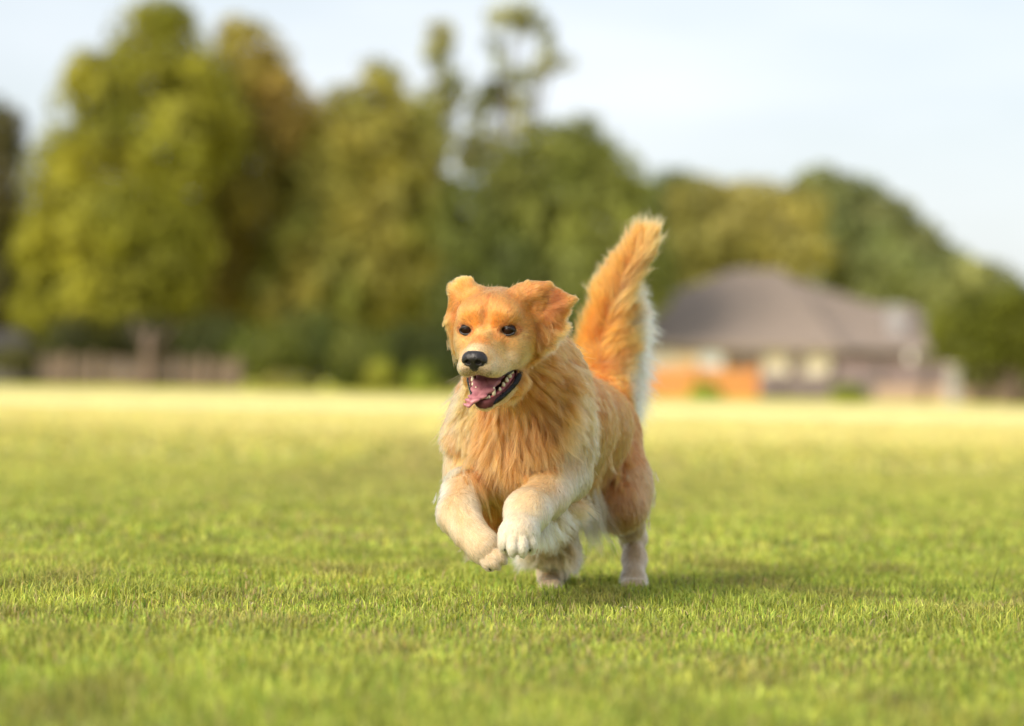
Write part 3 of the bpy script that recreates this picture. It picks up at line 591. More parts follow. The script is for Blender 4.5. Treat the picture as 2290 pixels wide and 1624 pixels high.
g(1140,1080,6.15,(.15,1,.15),4.5,.2,BRN,4); g(1120,1120,6.25,(.1,1,.2),4,.25,(.60,.31,.13),4); g(1110,1150,6.32,(.1,1,.2),3,.2,(.60,.32,.14),4); g(1165,1160,6.3,(.1,1,.2),3,.2,(.66,.40,.2),4)
# shoulders, ribs, loin, back
g(1300,950,6.2,(.15,1,.25),2.8,.12,(.82,.52,.27),4); g(1318,1030,6.22,(.1,1,.2),1.8,.1,CREAM,4); g(1010,1010,6.2,(-.2,1,.2),2.6,.15,CREAM,4); g(1310,880,6.35,(.25,.9,.5),3,.12,(.70,.38,.15),4); g(1345,960,6.5,(.15,1,.4),3,.12,(.70,.40,.16),4); g(1350,1040,6.5,(.0,1,.3),3,.15,(.66,.38,.16),4)
g(1320,870,6.65,(.3,.6,.7),3,.12,ORANGE,4); g(1250,1120,6.5,(.2,1,.2),4,.2,CREAM,4); g(1180,800,6.4,(.1,.3,1),4,.15,TAN,4); g(1240,850,6.6,(.1,.2,1),3.5,.1,TAN,4)
g(1000,980,6.5,(0,.9,.5),3,.15,TAN,4); g(1150,1000,6.8,(-.1,1,.3),3,.15,THI,4)
# belly feathering
g(1270,1090,6.55,(.1,1,-.05),5,.25,(.84,.62,.40),4); g(1320,1100,6.6,(.15,1,0),5,.25,(.80,.58,.36),4); g(1210,1110,6.4,(.1,1,0),4,.25,(.80,.54,.32),4)
# thighs
g(1370,930,6.72,(.35,.9,.2),2.6,.1,RUST,4); g(1345,1000,6.68,(.1,1,.1),3.4,.15,RUST,4); g(1400,990,6.7,(.3,1,.2),2.4,.12,(.66,.35,.13),4); g(1360,1080,6.62,(0,1,.1),3.6,.18,(.66,.38,.16),4); g(1410,1080,6.66,(.1,1,.1),3.2,.15,(.72,.45,.22),4)
g(1445,1060,6.75,(.3,1,.3),2.6,.2,(.80,.60,.38),4); g(1450,1120,6.75,(.1,1,.3),2.6,.25,(.76,.56,.36),4); g(1385,1140,6.6,(.1,1,.2),2.8,.15,(.66,.42,.22),5); g(1425,1170,6.72,(.05,1,.2),1.8,.2,(.76,.54,.34),5)
g(1413,1230,6.76,(0,1,0),1.3,.15,(.66,.53,.36),5); g(1413,1280,6.68,(0,1,-.1),1.5,.2,(.72,.60,.43),5); g(1413,1306,6.60,(0,1,-.4),1.4,.3,(.76,.64,.47),5)
g(1220,1150,6.5,(.1,1,.2),3,.15,(.80,.54,.32),5); g(1190,1180,6.55,(-.3,1,.1),4,.3,(.84,.62,.42),5); g(1245,1225,6.7,(-.4,.9,-.1),3.4,.3,(.84,.62,.42),5); g(1232,1280,6.66,(0,1,0),1.3,.15,(.84,.62,.38),5); g(1229,1306,6.6,(0,.5,-1),.9,.2,(.86,.72,.58),5)
g(1280,1200,6.6,(.4,1,.1),4.5,.3,(.80,.62,.46),5)
# forelegs
g(1270,1020,6.12,(.1,1,0),2.0,.12,(.80,.57,.33),5); g(1225,1075,6.02,(-.5,.9,-.1),1.7,.18,(.84,.62,.38),5); g(1185,1120,5.93,(-.5,.9,-.1),1.4,.18,(.88,.70,.48),5); g(1240,1110,6.05,(.0,1,.1),1.6,.12,(.86,.66,.45),5); g(1290,1080,6.15,(.1,1,.3),2.2,.15,(.88,.72,.52),5)
g(1265,1120,6.17,(.3,.9,.5),2.6,.2,CREAM,5); g(1215,1150,6.07,(.4,.9,.5),2.6,.2,(.92,.78,.58),5); g(1300,1095,6.22,(.2,1,.5),2.2,.15,(.82,.58,.34),5)
g(1165,1165,5.9,(-.1,1,0),.9,.12,(.90,.76,.58),5); g(1157,1200,5.89,(-.05,1,-.1),1.1,.18,(.90,.78,.60),5); g(1157,1222,5.89,(0,1,0),1.0,.2,(.91,.82,.66),5); g(1198,1195,5.93,(.3,1,.2),1.5,.2,WHITE,5)
g(1030,1040,6.15,(-.1,1,0),2.0,.2,(.80,.54,.30),5); g(1005,1090,6.15,(-.4,1,.2),2.2,.25,(.92,.80,.62),5); g(1040,1100,6.05,(0,1,0),1.8,.2,(.84,.63,.40),5); g(1070,1080,6.15,(.2,1,.1),2,.15,(.66,.36,.15),5); g(996,1130,6.08,(-.5,.9,.2),2.2,.3,(.92,.82,.66),5)
g(1030,1155,5.99,(.3,1,0),1.7,.2,(.85,.65,.42),5); g(1065,1150,6.0,(.6,.9,0),1.3,.15,(.88,.70,.48),5); g(1060,1200,5.96,(.6,.8,0),1.5,.2,(.84,.65,.43),5); g(1100,1240,5.94,(.7,.8,0),1.2,.2,(.82,.64,.44),5); g(1110,1262,5.94,(.7,.8,0),.8,.2,(.84,.68,.5),5); g(1045,1215,6.02,(.1,1,.1),2.0,.25,(.70,.48,.29),5)
# tail: short golden root, combed up the left side, streaming out to the right, white below
g(1310,870,6.84,(-.2,-1,0),3,.2,(.72,.34,.10),6); g(1315,800,6.9,(-.6,-1,0),5.5,.35,(.78,.42,.15),6); g(1322,730,6.92,(-.6,-1,0),6,.38,ORANGE,6); g(1345,660,6.92,(-.6,-1,0),6,.4,(.84,.46,.18),6); g(1385,595,6.92,(-.5,-1,0),5.5,.38,TIP,6); g(1425,550,6.92,(-.35,-1,0),5,.35,TIP,6); g(1447,535,6.92,(.1,-1,0),3,.25,TIP,6)
g(1350,700,6.90,(.15,-1,-.1),5,.25,ORANGE,6); g(1395,640,6.90,(.35,-1,0),6.5,.35,TIP,6); g(1380,720,6.91,(.75,-.55,0),7,.35,ORANGE,6); g(1415,620,6.93,(.55,-.8,0),6,.35,TIP,6); g(1442,570,6.93,(.55,-.8,0),4.5,.35,TIP,6)
g(1350,790,6.90,(.5,-.6,-.1),5.5,.3,(.74,.36,.11),6); g(1375,780,6.93,(.95,-.1,0),7.5,.4,(.80,.45,.17),6); g(1372,760,7.0,(.9,.45,.2),9.5,.45,WHITE,6); g(1368,820,6.98,(.6,.85,.1),10,.45,WHITE,6); g(1362,870,6.95,(.45,1,.1),9,.4,WHITE,6); g(1345,850,6.88,(.5,-.1,-.2),4,.25,(.74,.36,.11),6); g(1400,700,7.0,(.8,.1,.2),8,.4,(.92,.78,.6),6)
g(1335,915,6.82,(.2,.5,-.2),3.5,.15,RUST,4)
gp = np.array([a[0] for a in gd]); gdir = np.array([a[1] for a in gd]); glen = np.array([a[2] for a in gd]); glift = np.array([a[3] for a in gd]); gcol = np.array([a[4] for a in gd]); greg = np.array([a[5] for a in gd])

def groom(p):
    n = len(p); D = np.zeros((n, 3)); Ln = np.zeros(n); Lf = np.zeros(n); Cc = np.zeros((n, 3)); Rg = np.zeros(n, int)
    for a in range(0, n, 20000):
        q = p[a:a+20000]; d2 = ((q[:, None]-gp[None])**2).sum(-1)+2e-5; w = d2**-2.4; Rg[a:a+20000] = greg[np.argmax(w, 1)]; w /= w.sum(1)[:, None]
        D[a:a+20000] = w@gdir; Ln[a:a+20000] = w@glen; Lf[a:a+20000] = w@glift; Cc[a:a+20000] = w@gcol
    return D/(np.linalg.norm(D, axis=1)[:, None]+1e-9), Ln/100, Lf, Cc, Rg
def to_head(p): return ((p-H0)@HM.T)*100
def skin_mask(h):
    """0 where bare skin (eye rims, lips, mouth, nose) shows, 1 where hair grows"""
    x, y, z = h[:, 0], h[:, 1], h[:, 2]; ax = np.abs(x)
    m = np.ones(len(h), bool)
    m &= ~((((ax-4.05)/1.35)**2+((z-.02+(ax-4.05)*.12)/.84)**2 < 1) & (y > -3))
    m &= ~(((x/2.1)**2+((z+3.5)/1.45)**2 < 1) & (y > 8.6))
    return m
hv = to_head(BV); D_, L_, F_, C_, R_ = groom(BV)
inside = np.zeros(len(BV), bool)
# the mouth: lining of the cavity, cut surfaces between the jaws
t_ = np.clip((hv[:, 1]+1.0)/11, 0, 1)
ctr = np.stack([np.zeros(len(hv)), -1+11*t_, -8.6-2*t_], 1); rr = 3.15-.7*t_
q_ = hv-ctr; q_[:, 0] *= np.clip(.72+.2*t_, 0, 1)
mouth = (np.linalg.norm(q_, axis=1) < rr+.35) & (np.abs(hv[:, 0]) < 5.2) & (hv[:, 2] < -6.2) & (hv[:, 2] > -13.0)
mouth |= (hv[:, 2] < -7.9) & (hv[:, 2] > -8.5-.69*(hv[:, 1]+3.5)) & (hv[:, 1] > -3.9) & (hv[:, 1] < 6) & (np.abs(hv[:, 0]) < 4.9)
bc = C_**1.2*.8
bc[mouth] = (.10,.028,.03)
sm = skin_mask(hv) | (np.abs(hv[:, 0]) > 9) | (hv[:, 1] < -4)
bc[~sm] = (.012,.009,.008)
M_skin = bpy.data.materials.new('dog_skin'); M_skin.use_nodes = True
b_ = M_skin.node_tree.nodes['Principled BSDF']; b_.inputs['Roughness'].default_value = .7; b_.inputs['Specular IOR Level'].default_value = .2
a_ = M_skin.node_tree.nodes.new('ShaderNodeAttribute'); a_.attribute_name = 'col'; M_skin.node_tree.links.new(a_.outputs['Color'], b_.inputs['Base Color'])
dog = tag(mesh_np('dog', BV, BF, M_skin, smooth=True, colors=bc), 'golden retriever bounding across the lawn with open mouth, flying ears and raised bushy tail', 'dog')

# --- fur
M_fur = bpy.data.materials.new('golden_fur'); M_fur.use_nodes = True
n_ = M_fur.node_tree.nodes; l_ = M_fur.node_tree.links.new; n_.remove(n_['Principled BSDF'])
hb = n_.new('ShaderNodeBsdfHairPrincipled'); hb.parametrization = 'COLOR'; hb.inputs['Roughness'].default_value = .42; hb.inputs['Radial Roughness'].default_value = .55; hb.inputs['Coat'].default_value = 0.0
hb.inputs['Random Roughness'].default_value = .2
a_ = n_.new('ShaderNodeAttribute'); a_.attribute_name = 'col'; 
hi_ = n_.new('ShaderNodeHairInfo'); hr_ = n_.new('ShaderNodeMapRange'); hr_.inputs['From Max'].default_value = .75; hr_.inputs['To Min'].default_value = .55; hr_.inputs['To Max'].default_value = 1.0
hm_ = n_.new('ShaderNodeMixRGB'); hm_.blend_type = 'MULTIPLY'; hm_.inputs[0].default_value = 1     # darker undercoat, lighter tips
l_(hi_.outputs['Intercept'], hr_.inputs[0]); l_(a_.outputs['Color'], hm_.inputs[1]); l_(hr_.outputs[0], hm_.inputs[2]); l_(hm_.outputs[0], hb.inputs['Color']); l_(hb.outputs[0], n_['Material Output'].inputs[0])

tri = np.concatenate([BF[:, [0, 1, 2]], BF[:, [0, 2, 3]]])
A, B, Cv = BV[tri[:, 0]], BV[tri[:, 1]], BV[tri[:, 2]]
area = np.linalg.norm(np.cross(B-A, Cv-A), axis=1)/2; cen = (A+B+Cv)/3
NS = 8
def make_fur(N, long_only=False, roots=None):
    tl = L_[tri[:, 0]]*100; reg = R_[tri[:, 0]]
    dens = np.where(tl < 1.3, 3.6, np.where(tl < 2.4, 1.7, 1.0)); dens = np.where((reg == 1) | (reg == 2), np.where(reg == 1, 5.5, 3.0), dens); dens = np.where(reg == 6, 2.4, dens)
    if long_only: dens = np.where(tl > 3.2, 1.0, 0)
    w = area*dens; pick = rng.choice(len(tri), N, p=w/w.sum())
    u = rng.uniform(0, 1, (N, 2)); fl = u.sum(1) > 1; u[fl] = 1-u[fl]
    p = A[pick] + u[:, :1]*(B-A)[pick] + u[:, 1:]*(Cv-A)[pick]
    h = to_head(p); keep = skin_mask(h) | (np.abs(h[:, 0]) > 9) | (h[:, 1] < -4)
    # no hair inside the mouth
    t = np.clip((h[:, 1]+1.0)/11, 0, 1); q = h-np.stack([np.zeros(len(h)), -1+11*t, -8.6-2*t], 1); q[:, 0] *= np.clip(.72+.2*t, 0, 1)
    keep &= ~((np.linalg.norm(q, axis=1) < (3.15-.7*t)+.42) & (np.abs(h[:, 0]) < 5.2) & (h[:, 2] < -6.2) & (h[:, 2] > -13.2))
    keep &= ~((h[:, 2] < -8.05) & (h[:, 2] > -8.5-.69*(h[:, 1]+3.5)) & (h[:, 1] > -3.9) & (h[:, 1] < 6) & (np.abs(h[:, 0]) < 5.0))
    p = p[keep]; n = len(p); nrm = grad(p)
    D, Ln, Lf, col, rg = groom(p)
    Ln = Ln*rng.uniform(.7, 1.12, n)
    lo = vnoise(p*[38, 38, 38], 2)*2-1; lo2 = vnoise(p*[38, 38, 38], 5)*2-1
    side = np.cross(nrm, D); D = D + side*(lo*.22)[:, None]*np.clip(Ln*100/2, .4, 1.6)[:, None] + rng.normal(0, .07, (n, 3))
    T = D - nrm*(D*nrm).sum(1)[:, None]; tlen = np.linalg.norm(T, axis=1); T /= tlen[:, None]+1e-9
    Lf = Lf*(1+.5*lo2)*rng.uniform(.7, 1.3, n)
    d0 = T*(1-Lf)[:, None]+nrm*Lf[:, None]; d0 /= np.linalg.norm(d0, axis=1)[:, None]
    longf = np.clip((Ln*100-2.2)/3, 0, 1)[:, None]
    pts = [p-nrm*.0006]; cur = pts[0]; d = d0
    wav = rng.normal(0, 1, (n, 3)); Dn = D/np.linalg.norm(D, axis=1)[:, None]
    for k in range(1, NS):
        t = k/(NS-1)
        tgt = Dn*longf + T*(1-longf) + np.array([0, 0, -.18])*longf*t
        d = d*.62 + tgt*.38; d /= np.linalg.norm(d, axis=1)[:, None]
        cur = cur + d*(Ln/(NS-1))[:, None]
        s = samp(cur); mind = Ln*.12*np.minimum(t*2, 1)+.0004+.0015*longf[:, 0]; gr = grad(cur); push = np.clip(mind-s, 0, .01)
        cur = cur + gr*push[:, None]
        pts.append(cur)
    pts = np.stack(pts, 1)
    # clumping: pull each hair towards its lock's leading hair
    ln = Ln*100; ccl = np.zeros(n)
    for cell, sel in ((.0055, (ln < 1.6)), (.011, (ln >= 1.6) & (ln < 3.4)), (.017, ln >= 3.4)):
        ii = np.where(sel)[0]
        if len(ii) < 50: continue
        key = np.floor(p[ii]/cell).astype(np.int64); kh = key[:, 0]*73856093 ^ key[:, 1]*19349663 ^ key[:, 2]*83492791
        _, first = np.unique(kh, return_index=True); seeds = ii[first]
        kd = kdtree.KDTree(len(seeds))
        for a, s in enumerate(seeds): kd.insert(p[s], a)
        kd.balance(); lead = np.array([seeds[kd.find(q)[1]] for q in p[ii]])
        ccl[ii] = (lead*2654435761 % 1000)/1000.0
        amt = np.where(rg[ii] == 6, .7, 1.0)*(.35 if cell < .006 else .55 if cell < .012 else .62)*rng.uniform(.55, 1.1, len(ii))
        tt = (np.arange(NS)/(NS-1))[None, :, None]**1.3
        pts[ii] += (pts[lead]-pts[ii])*tt*np.clip(amt, 0, .92)[:, None, None]
    # locks bend and wave together
    sd = np.cross(nrm, T); tt = (np.arange(NS)/(NS-1))[None, :]
    ph = ccl*6.28*3.1; amp = np.clip(ln-2.0, 0, 6)*.00050*(.5+1.0*((ccl*7.3) % 1))
    wv = amp[:, None]*tt*np.sin(tt*4.6+ph[:, None]); wn = amp[:, None]*.5*tt*np.sin(tt*5.4+1.7*ph[:, None])
    pts = pts + sd[:, None]*wv[..., None] + nrm[:, None]*(wn+np.abs(amp)[:, None]*.25*tt)[..., None]
    stray = rng.uniform(0, 1, n) < .05
    pts[stray] += (rng.normal(0, 1, (stray.sum(), 1, 3))*(np.arange(NS)/(NS-1))[None, :, None]**1.5)*(Ln[stray]*.16)[:, None, None]
    lf = np.clip((ln-2.2)/2, 0, 1); cv = (1+(ccl-.5)*(.22+.36*lf))*rng.uniform(.90, 1.1, n)*(.92+.16*vnoise(p*24, 8))
    col = np.clip(col*cv[:, None], .01, .97)**np.array([1.55,1.93,1.80])
    pale = (rng.uniform(0, 1, n) < .06)[:, None]; col = np.where(pale, col*.7+np.array([.80,.58,.32])*.3, col)
    col[rg == 5] *= np.array([.97,1.07,1.1]); col[rg == 4] *= np.array([.97,1.0,.98]); col = np.clip(col, .01, .95)
    # dark whisker bed under the nose
    h = to_head(p); wb = (((np.abs(h[:, 0])-.9)/2.0)**2+((h[:, 2]+6.0)/1.1)**2 < 1) & (h[:, 1] > 7.4) & (rng.uniform(0, 1, n) < .4); col[wb] = (.14,.10,.07)
    ed = ((np.abs(h[:, 0])-4.05)/2.0)**2+((h[:, 2])/1.45)**2; eb = (ed < 1) & (h[:, 1] > -3) & (np.abs(h[:, 0]) < 9); col[eb] *= np.array([.72,.66,.6]); ec = ((np.abs(h[:, 0])-4.05)/1.95)**2+((h[:, 2]+(np.abs(h[:, 0])-4.05)*.14)/1.0)**2; e2 = (ec < 1) & (h[:, 1] > -3) & (np.abs(h[:, 0]) < 9) & (rng.uniform(0, 1, n) < .5); col[e2] *= np.array([.32,.28,.26])
    fur = (h[:, 1] > -2) & (np.abs(h[:, 0]) < .35) & (h[:, 2] > 2.2); col[fur] *= np.array([.78,.70,.62])
    rad = np.where(ln < 1.3, .00026, np.where(ln < 3, .00028, .00030))
    return pts, col, rad, rg, ln
def hair_obj(name, pts, col, rad, parent):
    n = len(pts); cu = bpy.data.hair_curves.new(name); cu.add_curves([NS]*n)
    cu.points.foreach_set('position', pts.astype(np.float32).ravel())
    prof = np.array([1.0, 1.0, 1.0, .95, .86, .72, .5, .2])
    ra = cu.attributes.get('radius') or cu.attributes.new('radius', 'FLOAT', 'POINT')
    ra.data.foreach_set('value', (rad[:, None]*prof[None]).astype(np.float32).ravel())
    a = cu.attributes.new('col', 'FLOAT_COLOR', 'CURVE'); c4 = np.ones((n, 4), np.float32); c4[:, :3] = col; a.data.foreach_set('color', c4.ravel())
    cu.materials.append(M_fur)
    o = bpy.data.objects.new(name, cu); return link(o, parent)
NH = 600000
fp, fc, fr, fg, fl_ = make_fur(NH)
p2, c2, r2, g2, l2 = make_fur(50000, True)
fp = np.concatenate([fp, p2]); fc = np.concatenate([fc, c2]); fr = np.concatenate([fr, r2]); fg = np.concatenate([fg, g2])
TF = []
def tuft(px, py, Y, d, ln, n, spread, col, reg, fan=.25, curl=0.0, droop=.15, d2=None):
    c = P(px, py, Y); D0 = Dv(*d); m = max(4, n//14)
    sw = np.cross(D0, [0, -1, 0]); sw /= np.linalg.norm(sw)+1e-9
    lr = c+rng.normal(0, spread/100, (m, 3))*[1, .7, 1]; ld = D0+rng.normal(0, fan, (m, 3)); ld /= np.linalg.norm(ld, axis=1)[:, None]; ll = ln/100*rng.uniform(.6, 1.1, m); lc = rng.uniform(.82, 1.15, m); lk = curl+rng.normal(0, .25, m)
    k = rng.integers(0, m, n); r0 = lr[k]+rng.normal(0, .0032, (n, 3)); t = np.linspace(0, 1, NS)[None, :, None]
    for _ in range(4): r0 = r0-grad(r0)*np.maximum(samp(r0)-.013, 0)[:, None]
    okr = samp(r0) < .03
    L_h = (ll[k]*rng.uniform(.75, 1.08, n))[:, None, None]; dd = (ld[k]+rng.normal(0, .06, (n, 3)))[:, None]
    mr = np.array([r0[k == q].mean(0) if (k == q).any() else lr[q] for q in range(m)]); conv = (mr[k]-r0)[:, None]*t*.5
    p = r0[:, None]+dd*L_h*t+conv+sw[None, None]*(lk[k][:, None, None]*L_h*t**2*.6)+np.array([0, 0, -1.0])*L_h*t**2*droop
    e = sw[None, None]*L_h*.05*np.sin(t*6+lk[k][:, None, None]*9)*t; p = p+e
    cc = np.clip(np.array(col)*lc[k][:, None]*rng.uniform(.9, 1.1, (n, 1)), .01, .97)**np.array([1.55,1.93,1.80])
    TF.append((p[okr], cc[okr], np.full(n, .00029)[okr], np.full(n, reg)[okr]))
# ruff wisps blown out to the photo's left
for (x, y, dx, dy, l) in ((1022,868,-.9,.55,3.6),(1016,900,-.95,.5,4.2),(1020,930,-.7,.8,4.6),(1024,960,-.5,1,4.2),(1030,845,-.8,.6,2.6),(1030,985,-.25,1,3.6)): tuft(x, y, 6.1, (dx, dy, .1), l, 230, .9, (.86,.58,.30), 3, .18, -.35)
for (x, y, dx, dy, l) in ((1012,885,-.95,.5,6.5),(1014,925,-.8,.7,7)): tuft(x, y, 6.1, (dx, dy, .1), l, 36, .9, (.90,.66,.38), 3, .22, -.5)
# long locks across the chest, swept down and to the right
for (x, y, dx, dy, l) in ((1060,960,-.1,1,7),(1095,975,.05,1,8),(1130,985,.2,1,8),(1165,985,.3,1,8),(1200,975,.45,.9,8),(1235,950,.6,.8,7),(1255,905,.8,.55,7),(1100,1020,.35,.9,7.5),(1060,1010,.3,1,7),(1150,1030,.25,1,6),(1210,880,.6,.7,7),(1245,850,.85,.5,6),(1180,930,.3,1,7.5),(1090,935,-.05,1,7),(1280,850,.8,.6,5)):
    tuft(x, y, 6.07 if y < 1000 else 6.05, (dx, dy, -.06), l, 560, 1.5, (.76,.47,.21) if (x//5) % 2 else (.71,.41,.17), 3, .12, .2, .05)
# shoulder, flank and thigh locks that carry the ruff over into the body coat
for (x, y, Y, dx, dy, l, c) in ((1285,905,6.14,.5,.9,5,(.80,.52,.26)),(1298,945,6.17,.3,1,4.5,(.86,.64,.38)),(1300,985,6.18,.2,1,4,(.88,.70,.46)),(1262,960,6.1,.4,1,5,(.78,.52,.27)),(1290,1020,6.18,.15,1,3.4,(.88,.70,.47)),(1318,905,6.34,.25,1,4.5,(.76,.46,.20)),(1330,950,6.4,.15,1,4.5,(.72,.42,.17)),(1330,1000,6.42,.05,1,4.2,(.72,.43,.19)),(1322,1050,6.44,0,1,4,(.70,.42,.18)),
    (1385,960,6.68,.25,1,3.6,(.68,.36,.13)),(1370,1010,6.62,.15,1,3.8,(.66,.36,.14)),(1400,1030,6.65,.2,1,3.6,(.68,.38,.15)),(1375,1070,6.6,.05,1,3.8,(.68,.41,.18)),(1405,1090,6.63,.1,1,3.4,(.74,.50,.27)),(1435,1060,6.72,.2,1,3.2,(.84,.64,.40)),(1445,1105,6.74,.1,1,3.0,(.82,.64,.42)),(1440,1140,6.74,-.1,1,2.6,(.80,.62,.40))):
    tuft(x, y, Y, (dx, dy, .12), l, 330, 1.5, c, 4, .1, .1, .02)
for (x, y, dx, l) in ((1018,1040,-.15,2.6),(1010,1075,-.25,2.6),(1004,1105,-.3,2.4),(1006,1140,-.2,2.0)): tuft(x, y, 6.1, (dx, 1, .1), l, 300, .9, (.93,.82,.62), 5, .15, 0, 0)
# ear curls
for (x, y, dx, dy, l, c) in ((1222,738,1,-.1,4.6,-.6),(1215,750,1,.15,4.4,-.5),(1205,760,.6,.8,3.6,-.2),(1235,715,.9,.4,2.6,0)): tuft(x, y, 5.93, (dx, dy, .1), l, 420, .7, (.84,.53,.26), 2, .14, c, 0)
for (x, y, dx, dy, l, c) in ((1188,700,.25,1,4.5,(.58,.30,.11)),(1196,690,.4,1,4.5,(.74,.43,.18)),(1205,700,.5,1,4.2,(.80,.50,.24)),(1215,712,.6,1,3.6,(.76,.46,.2)),(1192,735,.2,1,4.0,(.68,.38,.15))): tuft(x, y, 5.905, (dx, dy, .03), l, 420, .75, c, 2, .12, .2, .02)  # drape of the ear; fold shadow put into the darker front locks' colour
tuft(1020,735, 5.93, (0,1,.05), 2.6, 300, .6, (.74,.42,.17), 2, .12, 0); tuft(1018,770, 5.95, (-.1,1,.1), 2.4, 220, .6, (.80,.50,.24), 2, .2, -.2)
# elbow feathers, belly and groin feathering
tuft(1212,1165,6.05, (.1,1,.1), 5.0, 650, 1.2, WHITE, 5, .24, -.1); tuft(1242,1150,6.1, (.5,.9,.2), 5.0, 550, 1.2, (.90,.76,.56), 5, .24, -.1); tuft(1202,1185,6.03, (.05,1,.1), 4.2, 400, .9, WHITE, 5, .24)
tuft(1272,1128,6.2, (1,.40,.2), 5.6, 520, .9, (.80,.54,.30), 5, .18, .2, 0); tuft(1258,1130,6.18, (.9,.6,.2), 4.5, 450, 1.0, (.84,.62,.38), 5, .2, .2, .05)
tuft(1300,1092,6.58, (.22,1,0), 12, 800, 1.9, (.92,.78,.56), 4, .14, 0, .05); tuft(1325,1085,6.62, (.15,1,0), 12.5, 600, 1.5, (.86,.66,.42), 4, .12, 0, .05); tuft(1270,1098,6.5, (.2,1,0), 8, 500, 1.8, (.84,.66,.43), 4, .18)
tuft(1190,1225,6.56, (-1,.55,0), 5.0, 800, 1.1, (.90,.72,.50), 5, .2, -.2); tuft(1275,1235,6.55, (.5,.9,0), 4.5, 700, 1.2, (.86,.64,.42), 5, .25)
tuft(1060,1212,6.02, (-.15,1,.1), 3.2, 360, .8, (.66,.46,.27), 5, .25); tuft(1012,1130,6.08, (-.6,.8,.2), 2.4, 450, .9, (.92,.80,.60), 5, .28)
# tail: outer plume on both sides and the white underside
for i in range(16):
    t = i/15; x = 1322+(1440-1322)*t**1.35; y = 850+(545-850)*t
    tuft(x-4, y, 6.93, (-.66+.34*t, -1, 0), 7.8-2.2*t, 620, 1.0, ORANGE if t < .5 else TIP, 6, .10, .35, -.02)
    tuft(x+14, y, 6.92, (.85-.3*t, -.35-.65*t, 0), (7.6-1.6*t if t > .42 else 4.6+4*t), 620, 1.0, (.80,.43,.15) if t < .45 else (.86,.52,.24), 6, .12, -.25, .04)
for (x, y, dx, l) in ((1338,690,-.4,5.5),(1358,650,-.4,5.2),(1385,605,-.35,5.0),(1410,580,-.25,4),(1426,560,-.1,3.8),(1440,562,.12,3.8),(1442,595,.4,4.4),(1430,640,.55,5)): tuft(x, y, 6.93, (dx, -1, 0), l, 700, 1.3, TIP, 6, .1, .1 if dx < 0 else -.15, 0)
for i in range(10):
    t = i/9; tuft(1368+10*t, 860-170*t, 7.0, (1.0, .95-1.0*t, .0), 12.0-3.5*t, 900, 1.7, (.98,.91,.72), 6, .13, .15, .12)
fp = np.concatenate([fp]+[t[0] for t in TF]); fc = np.concatenate([fc]+[t[1] for t in TF]); fr = np.concatenate([fr]+[t[2] for t in TF]); fg = np.concatenate([fg]+[t[3] for t in TF])
for rid, nm in ((1, 'face_fur'), (2, 'ear_fur'), (3, 'neck_ruff'), (4, 'coat'), (5, 'leg_fur'), (6, 'tail_plume')):
    s = fg == rid
    if s.any(): hair_obj(nm, fp[s], fc[s], fr[s], dog)

# --- nose, eyes, mouth
def blob(name, prims, mat, vox, parent, pad=.6, cuts=()):
    """small smooth solid in the head frame, prims: list of functions of the (n,3) head-frame grid, cm"""
    (lo, hi), fn = prims
    global LO, VOX, NG
    old = LO, VOX, NG
    LO = np.array(lo, float); VOX = vox; NG = np.ceil((np.array(hi)-LO)/vox).astype(int)
    ax = [LO[k]+vox*np.arange(NG[k]) for k in range(3)]; gg = np.stack(np.meshgrid(*ax, indexing='ij'), -1)
    V, F = surface_nets(fn(gg)); LO, VOX, NG = old
    W_ = H0+(V@HM)/100
    return mesh_np(name, W_, F[:, ::-1], mat, parent, smooth=True)
M_nose = mat_basic('nose_leather', (.012,.010,.011), .30, col2=(.020,.016,.017), nscale=320, bump=.25)
def nose_f(q):
    a = d_ell(q, np.array([0,9.6,-3.2]), np.array([2.3,1.6,1.45]))
    a = smin(a, d_ell(q, np.array([0,9.3,-4.7]), np.array([1.35,1.3,1.2])), .8)
    for s in (-1, 1):
        a = smin(a, d_ell(q, np.array([s*1.45,9.6,-3.8]), np.array([1.0,1.15,.95])), .5)
        a = -smin(-a, d_ell(q, np.array([s*.98,11.0,-3.85]), np.array([.55,1.3,.45])), .2)
        a = -smin(-a, d_cap(q, np.array([s*1.3,10.9,-4.15]), np.array([s*2.5,9.9,-4.4]), .28, .2), .15)
    a = -smin(-a, d_cap(q, np.array([0,11.0,-3.9]), np.array([0,10.6,-5.8]), .12, .12), .15)
    return a
blob('nose', (((-3,7,-6.5),(3,11.8,-1)), nose_f), M_nose, .11, dog)
M_eye = mat_basic('eye_dark_brown', (.016,.006,.003), .05); M_eye.node_tree.nodes['Principled BSDF'].inputs['Specular IOR Level'].default_value = .2
M_rim = mat_basic('eye_rim', (.012,.009,.009), .4)
for s in (-1, 1):
    e = blob('eye', (((s*4.05-2,-2,-2),(s*4.05+2,3,2)), lambda q, s=s: np.linalg.norm(q-np.array([s*4.05,-.34,.0]), axis=-1)-1.33), M_eye, .12, dog)
    mb = MB(); ring = []
    for k in range(21):
        a = 2*math.pi*k/20; xx = 1.26*math.cos(a); zz = (.70 if math.sin(a) > 0 else .80)*math.sin(a)*(1-.12*math.cos(a))-.10*xx; dd = math.sqrt(max(1.34**2-xx*xx*.8-zz*zz, .05)); ring.append(HP(s*(4.05+xx), -.35+dd*.98, .02+zz))
    mb.tube(ring, [.0021]*21, 6, cap=False); mb.build('eyelid', M_rim, e, smooth=True)
M_lip = mat_basic('black_lip', (.005,.004,.005), .25, col2=(.014,.012,.013), nscale=150, bump=.5)
M_lip.node_tree.nodes['Principled BSDF'].inputs['Specular IOR Level'].default_value = .22
M_tongue = mat_basic('tongue_pink', (.50,.20,.22), .38, col2=(.38,.13,.16), nscale=60, bump=.3)
